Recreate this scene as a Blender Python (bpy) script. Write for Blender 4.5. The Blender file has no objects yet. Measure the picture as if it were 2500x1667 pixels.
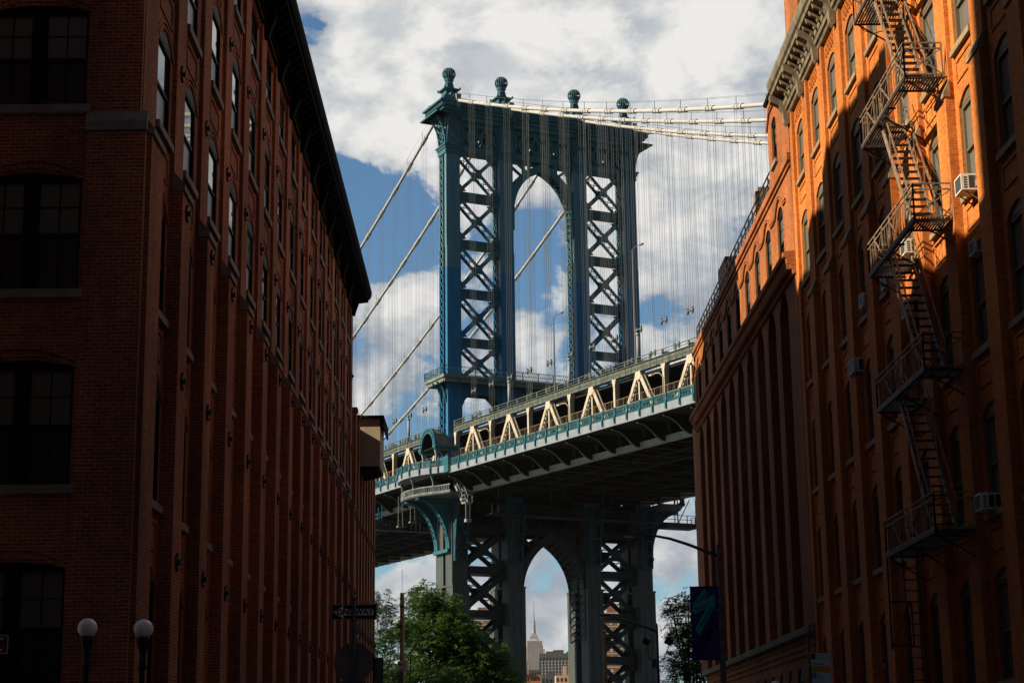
import bpy, bmesh, math, random
from mathutils import Vector, Matrix
R = math.radians
rnd = random.Random(7)
S = bpy.context.scene
COL = S.collection

# ------------------------------------------------------------------ camera
def cam_axes(pitch, roll, yaw):
    f = Vector((math.sin(yaw)*math.cos(pitch), math.cos(yaw)*math.cos(pitch), math.sin(pitch)))
    r0 = Vector((math.cos(yaw), -math.sin(yaw), 0)); u0 = r0.cross(f)
    return r0*math.cos(roll)+u0*math.sin(roll), -r0*math.sin(roll)+u0*math.cos(roll), f
_r, _u, _f = cam_axes(R(13.2205), R(-0.77), R(0.7498))
cd = bpy.data.cameras.new('camera'); cam = bpy.data.objects.new('camera', cd); COL.objects.link(cam)
m = Matrix.Identity(4)
for i in range(3):
    m[i][0] = _r[i]; m[i][1] = _u[i]; m[i][2] = -_f[i]
m[2][3] = 1.7
cam.matrix_world = m
cd.sensor_width = 36; cd.lens = 63.0; cd.clip_start = 0.1; cd.clip_end = 20000
S.camera = cam

# ------------------------------------------------------------------ sun, sky, exposure
SUN_TO = Vector((-18.6, -5.0, 11.4)).normalized()       # towards the sun
sl = bpy.data.lights.new('sun', 'SUN'); so = bpy.data.objects.new('sun', sl); COL.objects.link(so)
sl.energy = 5.0; sl.angle = R(0.53); sl.color = (1.0, 0.80, 0.56)
so.rotation_euler = SUN_TO.to_track_quat('Z', 'Y').to_euler(); so.location = (-60, -20, 80)
S.view_settings.view_transform = 'Standard'; S.view_settings.look = 'None'
S.view_settings.exposure = 0.86; S.view_settings.gamma = 1.0

wd = bpy.data.worlds.new("World"); S.world = wd; wd.use_nodes = True
nt = wd.node_tree; nt.nodes.clear()
def N(t, **kw):
    n = nt.nodes.new(t)
    for k, v in kw.items(): setattr(n, k, v)
    return n
def LK(a, b): nt.links.new(a, b)
out = N('ShaderNodeOutputWorld'); bg = N('ShaderNodeBackground'); LK(bg.outputs[0], out.inputs[0])
sky = N('ShaderNodeTexSky'); sky.sky_type = 'NISHITA'; sky.sun_disc = False
sky.sun_elevation = math.asin(SUN_TO.z); sky.sun_rotation = math.atan2(SUN_TO.x, SUN_TO.y)
sky.altitude = 10; sky.air_density = 1.0; sky.dust_density = 0.3; sky.ozone_density = 2.5
bg.inputs['Strength'].default_value = 0.068
tc = N('ShaderNodeTexCoord')
def noise(scale, detail, rough, vec, dist=0.0):
    n = N('ShaderNodeTexNoise'); n.inputs['Scale'].default_value = scale; n.inputs['Detail'].default_value = detail
    n.inputs['Roughness'].default_value = rough; n.inputs['Distortion'].default_value = dist
    LK(vec, n.inputs['Vector']); return n
def math_(op, a, b=None, c=None):
    n = N('ShaderNodeMath', operation=op)
    for i, v in enumerate((a, b, c)):
        if v is None: continue
        if isinstance(v, (int, float)): n.inputs[i].default_value = v
        else: LK(v, n.inputs[i])
    return n.outputs[0]
def mrange(v, a, b, c, d, smooth=True):
    n = N('ShaderNodeMapRange'); n.interpolation_type = 'SMOOTHSTEP' if smooth else 'LINEAR'
    n.inputs[1].default_value = a; n.inputs[2].default_value = b; n.inputs[3].default_value = c; n.inputs[4].default_value = d
    LK(v, n.inputs[0]); return n.outputs[0]
mp = N('ShaderNodeMapping'); mp.inputs['Scale'].default_value = (1, 1, 1.5); LK(tc.outputs['Generated'], mp.inputs[0])
warp = noise(9, 3, 0.5, mp.outputs[0])
wv = N('ShaderNodeVectorMath', operation='MULTIPLY_ADD'); LK(warp.outputs['Color'], wv.inputs[0])
wv.inputs[1].default_value = (0.035, 0.035, 0.035); LK(tc.outputs['Generated'], wv.inputs[2])
wo = N('ShaderNodeVectorMath', operation='SUBTRACT'); LK(wv.outputs[0], wo.inputs[0]); wo.inputs[1].default_value = (0.0175,)*3
n1 = noise(20, 10, 0.66, mp.outputs[0], 0.35)
n2 = noise(5, 8, 0.6, mp.outputs[0], 0.4)
# banks of cloud (+) and openings of blue (-) by direction
BL = [((-0.064,0.917,0.394),.050,.5),((-0.008,0.919,0.395),.07,.6),((0.048,0.918,0.394),.07,.6),((0.104,0.916,0.388),.07,.6),
 ((-0.070,0.935,0.350),.030,.55),((-0.03,0.935,0.352),.045,.6),((0.014,0.939,0.345),.05,.6),((0.104,0.936,0.336),.06,.6),((0.084,0.949,0.305),.035,.5),((0.105,0.955,0.28),.03,.4),
 ((-0.052,0.968,0.243),.020,.6),((-0.037,0.969,0.245),.018,.6),((-0.062,0.976,0.215),.026,.45),((-0.03,0.976,0.214),.02,.3),
 ((0.012,0.972,0.238),.014,.6),((0.022,0.973,0.226),.016,.4),((0.101,0.971,0.220),.020,.4),((0.080,0.972,0.233),.010,.4),
 ((0.09,0.988,0.124),.024,.6),((-0.057,0.994,0.090),.020,.45),((-0.03,0.994,0.09),.03,.4),((0.026,0.992,0.121),.018,.55),((0.034,0.996,0.075),.024,.5),((0.081,0.995,0.065),.030,.5),((-0.0,0.997,0.06),.03,.4),
 ((0.0,0.8,0.6),.35,.35),((0.5,0.75,0.4),.35,.3),((0.0,-1,0.1),.9,-.8),((-1,-0.3,0.3),.6,-.6),((0.9,-0.5,0.2),.5,-.6),((1,0.5,0.6),.6,.6),((-0.8,0.6,0.6),.45,.7),((0,-.5,.85),.6,-.5),  # out of view
 ((-0.091,0.916,0.391),.010,-.55),((-0.085,0.945,0.315),.022,-.6),((-0.066,0.952,0.300),.030,-.6),((-0.045,0.955,0.292),.022,-.7),((-0.06,0.960,0.272),.024,-.5),
 ((0.022,0.962,0.271),.018,-.7),((0.01,0.955,0.29),.02,-.4),((0.088,0.965,0.250),.012,-.35),((0.1,0.963,0.245),.010,-.2),
 ((-0.057,0.991,0.115),.020,-.6),((0.030,0.995,0.097),.008,-.30),((0.086,0.992,0.096),.014,-.6)]
acc = None
for c, r, w in BL:
    c = Vector(c).normalized()
    dn = N('ShaderNodeVectorMath', operation='DISTANCE'); LK(wo.outputs[0], dn.inputs[0]); dn.inputs[1].default_value = c
    g = mrange(dn.outputs['Value'], 0.0, r*1.5, w, 0.0)
    acc = g if acc is None else math_('ADD', acc, g)
acc = mrange(acc, -0.8, 0.8, -0.8, 0.8, False)
cov = math_('ADD', acc, math_('MULTIPLY', math_('SUBTRACT', n1.outputs[0], 0.5), 2.3))
cov = math_('ADD', cov, math_('MULTIPLY', math_('SUBTRACT', n2.outputs[0], 0.5), 0.8))
mask = mrange(cov, -0.06, 0.24, 0.0, 1.0)
dens = mrange(cov, 0.0, 1.0, 0.0, 1.0)
lum = noise(17, 9, 0.6, mp.outputs[0], 0.3)
lv = math_('ADD', math_('MULTIPLY', dens, 0.5), math_('MULTIPLY', mrange(lum.outputs[0], 0.36, 0.62, 0, 1), 0.6))
cr = N('ShaderNodeValToRGB'); LK(lv, cr.inputs[0])
cr.color_ramp.elements[0].position = 0.05; cr.color_ramp.elements[0].color = (0.33, 0.39, 0.47, 1)
cr.color_ramp.elements[1].position = 0.95; cr.color_ramp.elements[1].color = (0.92, 0.90, 0.87, 1)
e = cr.color_ramp.elements.new(0.5); e.color = (0.60, 0.63, 0.66, 1)
cs = N('ShaderNodeVectorMath', operation='SCALE'); LK(cr.outputs[0], cs.inputs[0]); cs.inputs['Scale'].default_value = 7.6
tint = N('ShaderNodeMix', data_type='RGBA', blend_type='MULTIPLY'); tint.inputs[0].default_value = 1.0
LK(sky.outputs[0], tint.inputs[6]); tint.inputs[7].default_value = (0.55, 0.78, 0.88, 1)
mx = N('ShaderNodeMix', data_type='RGBA'); LK(mask, mx.inputs[0]); LK(tint.outputs[2], mx.inputs[6]); LK(cs.outputs[0], mx.inputs[7])
# sky dimmed to the south (behind the viewer) and overhead to cut fill light
sx_ = N('ShaderNodeSeparateXYZ'); LK(tc.outputs['Generated'], sx_.inputs[0])
dk = math_('MULTIPLY', mrange(sx_.outputs[1], -0.25, 0.45, 0.42, 1.0), mrange(sx_.outputs[2], 0.55, 0.95, 1.0, 0.6))
fs_ = N('ShaderNodeVectorMath', operation='SCALE'); LK(mx.outputs[2], fs_.inputs[0]); LK(dk, fs_.inputs['Scale'])
LK(fs_.outputs[0], bg.inputs[0])

# ------------------------------------------------------------------ materials
def mat(name, col, rough=0.8, metal=0.0, spec=0.3):
    m = bpy.data.materials.new(name); m.use_nodes = True
    b = m.node_tree.nodes['Principled BSDF']
    b.inputs['Base Color'].default_value = (*col, 1); b.inputs['Roughness'].default_value = rough
    b.inputs['Metallic'].default_value = metal; b.inputs['Specular IOR Level'].default_value = spec
    return m
def nodes(m): return m.node_tree.nodes, m.node_tree.links, m.node_tree.nodes['Principled BSDF']
def mottled(name, cols, scale=1.5, rough=0.7, detail=5, bump=0.0, coord='Object', stretch=(1,1,1), lo=0.35, hi=0.65, spec=0.3, metal=0.0):
    m = mat(name, cols[0], rough, metal, spec); nd, lk, b = nodes(m)
    t = nd.new('ShaderNodeTexCoord'); mp = nd.new('ShaderNodeMapping'); mp.inputs['Scale'].default_value = stretch
    if coord == 'World':
        g = nd.new('ShaderNodeNewGeometry'); lk.new(g.outputs['Position'], mp.inputs[0])
    else: lk.new(t.outputs[coord], mp.inputs[0])
    n = nd.new('ShaderNodeTexNoise'); n.inputs['Scale'].default_value = scale; n.inputs['Detail'].default_value = detail; n.inputs['Roughness'].default_value = 0.6
    lk.new(mp.outputs[0], n.inputs['Vector'])
    r = nd.new('ShaderNodeValToRGB'); lk.new(n.outputs[0], r.inputs[0])
    k = len(cols)
    for i, c in enumerate(cols):
        p = lo+(hi-lo)*i/(k-1)
        el = r.color_ramp.elements[i] if i < 2 else r.color_ramp.elements.new(p)
        el.position = p; el.color = (*c, 1)
    lk.new(r.outputs[0], b.inputs['Base Color'])
    if bump:
        bp = nd.new('ShaderNodeBump'); bp.inputs['Strength'].default_value = bump; bp.inputs['Distance'].default_value = 0.02
        lk.new(n.outputs[0], bp.inputs['Height']); lk.new(bp.outputs[0], b.inputs['Normal'])
    return m
def brick(name, c1, c2, mortar, size=0.011, stain=(0.55, 1.25), contrast=1.0):
    m = mat(name, c1, 0.9, 0, 0.15); nd, lk, b = nodes(m)
    g = nd.new('ShaderNodeNewGeometry'); sp = nd.new('ShaderNodeSeparateXYZ'); lk.new(g.outputs['Position'], sp.inputs[0])
    sn = nd.new('ShaderNodeSeparateXYZ'); lk.new(g.outputs['True Normal'], sn.inputs[0])
    ab = nd.new('ShaderNodeMath'); ab.operation = 'ABSOLUTE'; lk.new(sn.outputs[0], ab.inputs[0])
    gt = nd.new('ShaderNodeMath'); gt.operation = 'GREATER_THAN'; lk.new(ab.outputs[0], gt.inputs[0]); gt.inputs[1].default_value = 0.5
    mxx = nd.new('ShaderNodeMix'); lk.new(gt.outputs[0], mxx.inputs[0]); lk.new(sp.outputs[0], mxx.inputs[2]); lk.new(sp.outputs[1], mxx.inputs[3])
    cb = nd.new('ShaderNodeCombineXYZ'); lk.new(mxx.outputs[0], cb.inputs[0]); lk.new(sp.outputs[2], cb.inputs[1])
    bt = nd.new('ShaderNodeTexBrick'); lk.new(cb.outputs[0], bt.inputs['Vector'])
    bt.inputs['Color1'].default_value = (*c1, 1); bt.inputs['Color2'].default_value = (*c2, 1); bt.inputs['Mortar'].default_value = (*mortar, 1)
    bt.inputs['Scale'].default_value = 1; bt.inputs['Brick Width'].default_value = 0.225; bt.inputs['Row Height'].default_value = 0.076
    bt.inputs['Mortar Size'].default_value = size; bt.inputs['Mortar Smooth'].default_value = 0.3; bt.inputs['Bias'].default_value = -0.1
    n = nd.new('ShaderNodeTexNoise'); n.inputs['Scale'].default_value = 0.55; n.inputs['Detail'].default_value = 8; n.inputs['Roughness'].default_value = 0.65
    mp = nd.new('ShaderNodeMapping'); mp.inputs['Scale'].default_value = (1, 1, 0.22); lk.new(g.outputs['Position'], mp.inputs[0]); lk.new(mp.outputs[0], n.inputs['Vector'])
    nb = nd.new('ShaderNodeTexNoise'); nb.inputs['Scale'].default_value = 0.16; nb.inputs['Detail'].default_value = 6; lk.new(g.outputs['Position'], nb.inputs['Vector'])
    mb_ = nd.new('ShaderNodeMapRange'); lk.new(nb.outputs[0], mb_.inputs[0]); mb_.inputs[1].default_value = 0.35; mb_.inputs[2].default_value = 0.65; mb_.inputs[3].default_value = 0.78; mb_.inputs[4].default_value = 1.15
    mr = nd.new('ShaderNodeMapRange'); lk.new(n.outputs[0], mr.inputs[0]); mr.inputs[1].default_value = 0.3; mr.inputs[2].default_value = 0.7
    mr.inputs[3].default_value = stain[0]; mr.inputs[4].default_value = stain[1]
    n3 = nd.new('ShaderNodeTexNoise'); n3.inputs['Scale'].default_value = 9; n3.inputs['Detail'].default_value = 4; lk.new(g.outputs['Position'], n3.inputs['Vector'])
    mr3 = nd.new('ShaderNodeMapRange'); lk.new(n3.outputs[0], mr3.inputs[0]); mr3.inputs[1].default_value = 0.3; mr3.inputs[2].default_value = 0.7
    mr3.inputs[3].default_value = 0.8; mr3.inputs[4].default_value = 1.2
    mm = nd.new('ShaderNodeMath'); mm.operation = 'MULTIPLY'; lk.new(mr.outputs[0], mm.inputs[0]); lk.new(mr3.outputs[0], mm.inputs[1])
    mk = nd.new('ShaderNodeMath'); mk.operation = 'MULTIPLY'; lk.new(mm.outputs[0], mk.inputs[0]); lk.new(mb_.outputs[0], mk.inputs[1]); mm = mk
    vs = nd.new('ShaderNodeVectorMath'); vs.operation = 'SCALE'; lk.new(bt.outputs[0], vs.inputs[0]); lk.new(mm.outputs[0], vs.inputs['Scale'])
    lk.new(vs.outputs[0], b.inputs['Base Color'])
    bp = nd.new('ShaderNodeBump'); bp.inputs['Strength'].default_value = 0.5; bp.inputs['Distance'].default_value = 0.01; bp.invert = True
    lk.new(bt.outputs['Fac'], bp.inputs['Height']); lk.new(bp.outputs[0], b.inputs['Normal'])
    return m

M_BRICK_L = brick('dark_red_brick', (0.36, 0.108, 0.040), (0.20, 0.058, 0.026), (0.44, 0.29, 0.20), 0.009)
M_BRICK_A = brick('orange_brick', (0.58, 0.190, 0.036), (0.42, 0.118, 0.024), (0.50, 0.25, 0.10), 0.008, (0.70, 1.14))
M_BRICK_B = brick('brown_brick', (0.40, 0.130, 0.040), (0.25, 0.076, 0.026), (0.34, 0.18, 0.09), 0.010)
M_BRICK_W = brick('plain_brick', (0.20, 0.07, 0.04), (0.15, 0.05, 0.03), (0.2, 0.17, 0.14))
M_STONE = mottled('grey_stone', [(0.16, 0.17, 0.155), (0.27, 0.27, 0.24)], 3, 0.9, bump=0.2, coord='World')
M_STONE_A = mottled('tan_stone', [(0.19, 0.145, 0.09), (0.32, 0.25, 0.16)], 3, 0.9, bump=0.2, coord='World')
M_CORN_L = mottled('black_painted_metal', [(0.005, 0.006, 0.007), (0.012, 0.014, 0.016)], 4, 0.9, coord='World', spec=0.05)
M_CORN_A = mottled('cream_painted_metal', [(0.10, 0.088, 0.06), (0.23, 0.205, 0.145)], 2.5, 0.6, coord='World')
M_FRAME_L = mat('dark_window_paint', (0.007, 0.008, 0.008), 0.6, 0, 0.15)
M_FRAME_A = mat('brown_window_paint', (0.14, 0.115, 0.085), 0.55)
M_IRON = mottled('rusty_black_iron', [(0.015, 0.012, 0.010), (0.05, 0.03, 0.02)], 6, 0.6, coord='World')
M_FIRE = mottled('weathered_grey_iron', [(0.12, 0.09, 0.065), (0.28, 0.22, 0.16)], 5, 0.6, coord='World')
def glassmat(name, base, rough=0.04, vary=0.0):
    m = mat(name, base, rough, 0, 0.6); nd, lk, b = nodes(m)
    g = nd.new('ShaderNodeNewGeometry'); n = nd.new('ShaderNodeTexNoise'); n.inputs['Scale'].default_value = 1.3; n.inputs['Detail'].default_value = 2
    lk.new(g.outputs['Position'], n.inputs['Vector']); bp = nd.new('ShaderNodeBump'); bp.inputs['Strength'].default_value = 0.035; bp.inputs['Distance'].default_value = 0.05
    lk.new(n.outputs[0], bp.inputs['Height']); lk.new(bp.outputs[0], b.inputs['Normal'])
    if vary:
        oi = nd.new('ShaderNodeObjectInfo'); r = nd.new('ShaderNodeValToRGB'); lk.new(oi.outputs['Random'], r.inputs[0]); r.color_ramp.interpolation = 'CONSTANT'
        r.color_ramp.elements[0].color = (*base, 1); r.color_ramp.elements[1].position = 0.62; r.color_ramp.elements[1].color = (vary, vary*0.98, vary*0.88, 1)
        lk.new(r.outputs[0], b.inputs['Base Color'])
    return m
M_GLASS = glassmat('window_glass', (0.02, 0.027, 0.026), 0.03, 0.12)
M_GLASS_DK = glassmat('screened_glass', (0.006, 0.007, 0.008), 0.35)
M_GLASS_A = glassmat('reflective_window_glass', (0.22, 0.235, 0.21), 0.12)
M_GLASS_A.node_tree.nodes['Principled BSDF'].inputs['Metallic'].default_value = 0.4
M_GLASS_F = glassmat('curtained_glass', (0.11, 0.14, 0.13), 0.12)
M_WHITE = mottled('white_enamel', [(0.68, 0.70, 0.70), (0.82, 0.82, 0.80)], 5, 0.5)
M_LOUVRE = mat('dark_louvre', (0.05, 0.055, 0.06), 0.6)

# ------------------------------------------------------------------ mesh helpers
class MB:
    def __init__(s, fn=None): s.v = []; s.f = []; s.mi = []; s.fn = fn; s.cur = 0
    def add(s, vs, fs):
        n = len(s.v); fn = s.fn
        s.v += [fn(*v) if fn else tuple(v) for v in vs]
        for f in fs: s.f.append(tuple(i+n for i in f)); s.mi.append(s.cur)
    def box(s, x0, x1, y0, y1, z0, z1):
        s.add([(x0,y0,z0),(x1,y0,z0),(x1,y1,z0),(x0,y1,z0),(x0,y0,z1),(x1,y0,z1),(x1,y1,z1),(x0,y1,z1)],
              [(0,3,2,1),(4,5,6,7),(0,1,5,4),(1,2,6,5),(2,3,7,6),(3,0,4,7)])
    def bar(s, p, q, w, h, up=(0,0,1)):
        p = Vector(p); q = Vector(q); d = (q-p)
        if d.length < 1e-6: return
        d.normalize(); u = Vector(up)
        if abs(d.dot(u)) > 0.98: u = Vector((0,1,0)) if abs(d.y) < 0.9 else Vector((1,0,0))
        a = d.cross(u).normalized()*w/2; b = a.cross(d).normalized()*h/2
        vs = [p-a-b, p+a-b, p+a+b, p-a+b, q-a-b, q+a-b, q+a+b, q-a+b]
        s.add([tuple(v) for v in vs], [(0,3,2,1),(4,5,6,7),(0,1,5,4),(1,2,6,5),(2,3,7,6),(3,0,4,7)])
    def tube(s, pts, r, n=6, cap=True):
        pts = [Vector(p) for p in pts]; k = len(pts); rr = r if isinstance(r, (list, tuple)) else [r]*k
        vs = []; ref = Vector((0.13, 0.2, 1)).normalized()
        for i, p in enumerate(pts):
            d = (pts[min(i+1, k-1)]-pts[max(i-1, 0)]).normalized()
            rf = ref if abs(d.dot(ref)) < 0.95 else Vector((1, 0, 0))
            a = d.cross(rf).normalized(); b = d.cross(a)
            for j in range(n):
                t = 2*math.pi*j/n; vs.append(tuple(p+(a*math.cos(t)+b*math.sin(t))*rr[i]))
        fs = [(i*n+j, i*n+(j+1) % n, (i+1)*n+(j+1) % n, (i+1)*n+j) for i in range(k-1) for j in range(n)]
        if cap: fs += [tuple(range(n)), tuple((k-1)*n+j for j in reversed(range(n)))]
        s.add(vs, fs)
    def prism(s, poly, axis, a0, a1):
        k = len(poly)
        def P(u, v, a): return {'x': (a, u, v), 'y': (u, a, v), 'z': (u, v, a)}[axis]
        vs = [P(u, v, a0) for u, v in poly]+[P(u, v, a1) for u, v in poly]
        s.add(vs, [tuple(range(k)), tuple(reversed(range(k, 2*k)))]+[(i, (i+1) % k, (i+1) % k+k, i+k) for i in range(k)])
    def lathe(s, prof, cx, cy, n=16, ph=0.0):
        k = len(prof); vs = []
        for r, z in prof:
            for j in range(n):
                t = 2*math.pi*j/n+ph; vs.append((cx+r*math.cos(t), cy+r*math.sin(t), z))
        s.add(vs, [(i*n+j, i*n+(j+1) % n, (i+1)*n+(j+1) % n, (i+1)*n+j) for i in range(k-1) for j in range(n)]+[tuple(reversed(range(n))), tuple((k-1)*n+j for j in range(n))])
    def quad(s, *p): s.add([tuple(q) for q in p], [tuple(range(len(p)))])
    def mesh(s, name, mats, smooth=False, fix=False):
        me = bpy.data.meshes.new(name); me.from_pydata(s.v, [], s.f)
        for m_ in (mats if isinstance(mats, (list, tuple)) else [mats]): me.materials.append(m_)
        if any(s.mi): me.polygons.foreach_set('material_index', s.mi)
        if smooth: me.polygons.foreach_set('use_smooth', [True]*len(s.f))
        me.update(); return me
    def build(s, name, mats, parent=None, smooth=False, fix=True, loc=None):
        me = s.mesh(name, mats, smooth)
        if fix:
            b = bmesh.new(); b.from_mesh(me); bmesh.ops.recalc_face_normals(b, faces=b.faces[:]); b.to_mesh(me); b.free()
        return inst(me, name, parent, loc)
def inst(me, name, parent=None, loc=None):
    o = bpy.data.objects.new(name, me); COL.objects.link(o)
    if parent: o.parent = parent
    if loc: o.location = loc
    return o
def fixmesh(me):
    b = bmesh.new(); b.from_mesh(me); bmesh.ops.recalc_face_normals(b, faces=b.faces[:]); b.to_mesh(me); b.free(); return me
def thing(name, label, cat, loc=(0,0,0), rz=0, group=None):
    o = bpy.data.objects.new(name, None); COL.objects.link(o); o.location = loc; o.rotation_euler = (0, 0, rz)
    o['label'] = label; o['category'] = cat
    if group: o['group'] = group
    return o
def tag(o, label, cat, group=None):
    o['label'] = label; o['category'] = cat
    if group: o['group'] = group
    return o
def struct(o): o['kind'] = 'structure'; return o
def text(s, size, loc, rot, m_, name, parent, ext=0.004, bold=0.0, align='CENTER', sx=1.0):
    cu = bpy.data.curves.new(name, 'FONT'); cu.body = s; cu.size = size; cu.extrude = ext; cu.align_x = align; cu.align_y = 'CENTER'; cu.offset = bold; cu.resolution_u = 3
    to = bpy.data.objects.new(name+'_curve', cu); COL.objects.link(to)
    dg = bpy.context.evaluated_depsgraph_get(); me = bpy.data.meshes.new_from_object(to.evaluated_get(dg)); bpy.data.objects.remove(to)
    me.materials.clear(); me.materials.append(m_)
    o = inst(me, name, parent, loc); o.rotation_euler = rot; o.scale = (sx, 1, 1); return o
def arc(cx, w, z, r, n=8):
    """points of a segmental arch from left spring to right spring"""
    if r <= 0: return [(cx-w/2, z), (cx+w/2, z)]
    return [(cx-w/2+w*i/n, z+r*(1-(2*i/n-1)**2)) for i in range(n+1)]

# ------------------------------------------------------------------ ground
gm = mottled('dusty_ground', [(0.07, 0.065, 0.06), (0.11, 0.10, 0.09)], 0.3, 0.95, coord='World')
g = MB(); g.quad((-9000,-3000,0),(9000,-3000,0),(9000,9000,0),(-9000,9000,0)); struct(g.build('ground', gm, fix=False))
am = mottled('asphalt', [(0.035, 0.035, 0.037), (0.065, 0.063, 0.06)], 2.0, 0.9, coord='World', bump=0.2)
g = MB(); g.quad((-3.5,-60,.004),(8.5,-60,.004),(8.5,225,.004),(-3.5,225,.004)); struct(g.build('road', am, fix=False))
g = MB(); g.quad((-120,21,.008),(120,21,.008),(120,31,.008),(-120,31,.008)); struct(g.build('cross_road', am, fix=False))
pm = mottled('concrete_paving', [(0.22, 0.21, 0.19), (0.32, 0.31, 0.28)], 1.2, 0.9, coord='World')
g = MB()
for x0, x1 in ((-7.0, -3.5), (8.5, 12.0)):
    for y0, y1 in ((-60, 21), (31, 225)): g.box(x0, x1, y0, y1, 0, 0.13)
for y0, y1 in ((31, 35.1),): g.box(-60, -7.0, y0, y1, 0, 0.13)
struct(g.build('pavement', pm))
wm = mat('river_water', (0.02, 0.035, 0.04), 0.12, 0, 0.5)
g = MB(); g.quad((-3000,262,.004),(3000,262,.004),(3000,640,.004),(-3000,640,.004)); struct(g.build('water', wm, fix=False))

# ------------------------------------------------------------------ facades
def fL(X0): return lambda a, p, z: (X0+p, a, z)
def fR(X0): return lambda a, p, z: (X0-p, a, z)
def fF(Y0): return lambda a, p, z: (a, Y0-p, z)
_wcache = {}
def window_meshes(kind, w, h, r, style):
    key = (kind, round(w, 2), round(h, 2), round(r, 2), style)
    if key in _wcache: return _wcache[key]
    fn = {'L': lambda a, p, z: (p, a, z), 'R': lambda a, p, z: (-p, a, z), 'F': lambda a, p, z: (a, -p, z)}[kind]
    fr = MB(fn); pn = MB(fn); si = MB(fn)
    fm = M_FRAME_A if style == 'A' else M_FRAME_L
    t = 0.09 if style == 'A' else 0.06
    dp = 0.065 if style == 'L' else 0.0
    fr0, pn0 = fr, pn
    if dp:
        fn2 = lambda a, p, z: fn(a, p+dp if p < 0 else p, z)
        fr.fn = fn2; pn.fn = lambda a, p, z: fn(a, p+0.09, z)
    units = [(-w/2, w/2)] if style != 'D' else [(-w/2, -0.1), (0.1, w/2)]
    if style == 'D': fr.box(-0.1, 0.1, -0.24, -0.05, 0, h)
    mid = h*0.50
    for a0, a1 in units:
        fr.box(a0, a0+t, -0.22, -0.07, 0, h); fr.box(a1-t, a1, -0.22, -0.07, 0, h)
        fr.box(a0+t, a1-t, -0.22, -0.07, 0, t); fr.box(a0+t, a1-t, -0.22, -0.07, h-t, h+0.001)
        fr.box(a0+t, a1-t, -0.19, -0.10, mid-0.035, mid+0.035)
        c = (a0+a1)/2
        if style != 'A':
            fr.box(c-0.014, c+0.014, -0.155, -0.125, mid+0.035, h-t)
            fr.box(a0+t, a1-t, -0.153, -0.127, (mid+h)/2-0.014, (mid+h)/2+0.014)
            fr.box(c-0.014, c+0.014, -0.185, -0.162, t, mid-0.035)
        pn.cur = 0; pn.quad((a0+t,-.14,mid+.035),(a1-t,-.14,mid+.035),(a1-t,-.14,h-t),(a0+t,-.14,h-t))
        pn.cur = 1; pn.quad((a0+t,-.175,t),(a1-t,-.175,t),(a1-t,-.175,mid-.035),(a0+t,-.175,mid-.035))
    if r > 0:
        fr.prism([(-w/2, h)]+[(x, z) for x, z in arc(0, w-0.004, h, r-0.01)][0:]+[(w/2, h)], 'y', -0.21, -0.06)
    si.box(-w/2-0.12, w/2+0.12, -0.30, 0.11, -0.17, -0.002)
    gl = {'A': (M_GLASS_A, M_GLASS_A), 'D': (M_GLASS_F, M_GLASS_DK), 'B': (M_GLASS_A, M_GLASS_DK)}.get(style, (M_GLASS, M_GLASS_DK))
    res = (fixmesh(fr.mesh('window', fm)), pn.mesh('pane', list(gl)), fixmesh(si.mesh('sill', M_STONE_A if style == 'A' else M_STONE)))
    _wcache[key] = res; return res
def place_window(parent, kind, pos, w, h, r, style, sill=True):
    wf, wp, ws = window_meshes(kind, w, h, r, style)
    o = inst(wf, 'window', parent, pos); inst(wp, 'pane', o)
    if sill: inst(ws, 'sill', o)
    return o
def facade_bay(wall, a0, a1, cx, w, ops, z0, z1, th=0.42):
    """ops: sorted (sill, height, rise)"""
    wall.box(a0, cx-w/2, -th, 0, z0, z1); wall.box(cx+w/2, a1, -th, 0, z0, z1)
    prev = None
    for s_, h, r in ops:
        if prev is None:
            if s_ > z0: wall.box(cx-w/2, cx+w/2, -th, 0, z0, s_)
        else:
            ps, ph, pr = prev; a = arc(cx, w, ps+ph, pr)
            wall.prism([(cx-w/2, s_)]+a+[(cx+w/2, s_)], 'y', -th, 0)
        prev = (s_, h, r)
    ps, ph, pr = prev; wall.prism([(cx-w/2, z1)]+arc(cx, w, ps+ph, pr)+[(cx+w/2, z1)], 'y', -th, 0)
def hood(mb, cx, w, z, r, offs=(0.13, 0.27), d=0.035):
    for o_ in offs:
        a = arc(cx, w+2*o_, z-0.03, r+o_*1.05, 8)
        for p, q in zip(a[:-1], a[1:]): mb.bar((p[0], d/2-0.002, p[1]), (q[0], d/2-0.002, q[1]), d, 0.055)
def panel_frame(mb, cx, w, z0, z1, d=0.03):
    for x0, x1, a, b in ((cx-w/2, cx+w/2, z1-0.06, z1), (cx-w/2, cx+w/2, z0, z0+0.05), (cx-w/2, cx-w/2+0.06, z0+0.05, z1-0.06), (cx+w/2-0.06, cx+w/2, z0+0.05, z1-0.06)):
        mb.box(x0, x1, -0.01, d, a, b)
def cornice(mb, a0, a1, z, prof, p_base=0.0):
    """prof: (p, z) outline extruded along the facade"""
    mb.prism([(p_base+p, z+q) for p, q in prof], 'x', a0, a1)
def star_mesh(kind):
    fn = {'L': lambda a, p, z: (p, a, z), 'R': lambda a, p, z: (-p, a, z)}[kind]
    mb = MB(fn); pts = []
    for i in range(16):
        t = math.pi*i/8; r = 0.21 if i % 2 == 0 else 0.13; pts.append((r*math.cos(t), r*math.sin(t)))
    mb.prism(pts, 'y', 0, 0.045); mb.prism([(0.07*math.cos(t*math.pi/3), 0.07*math.sin(t*math.pi/3)) for t in range(6)], 'y', 0.045, 0.10)
    return fixmesh(mb.mesh('anchor_plate', M_IRON))

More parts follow.
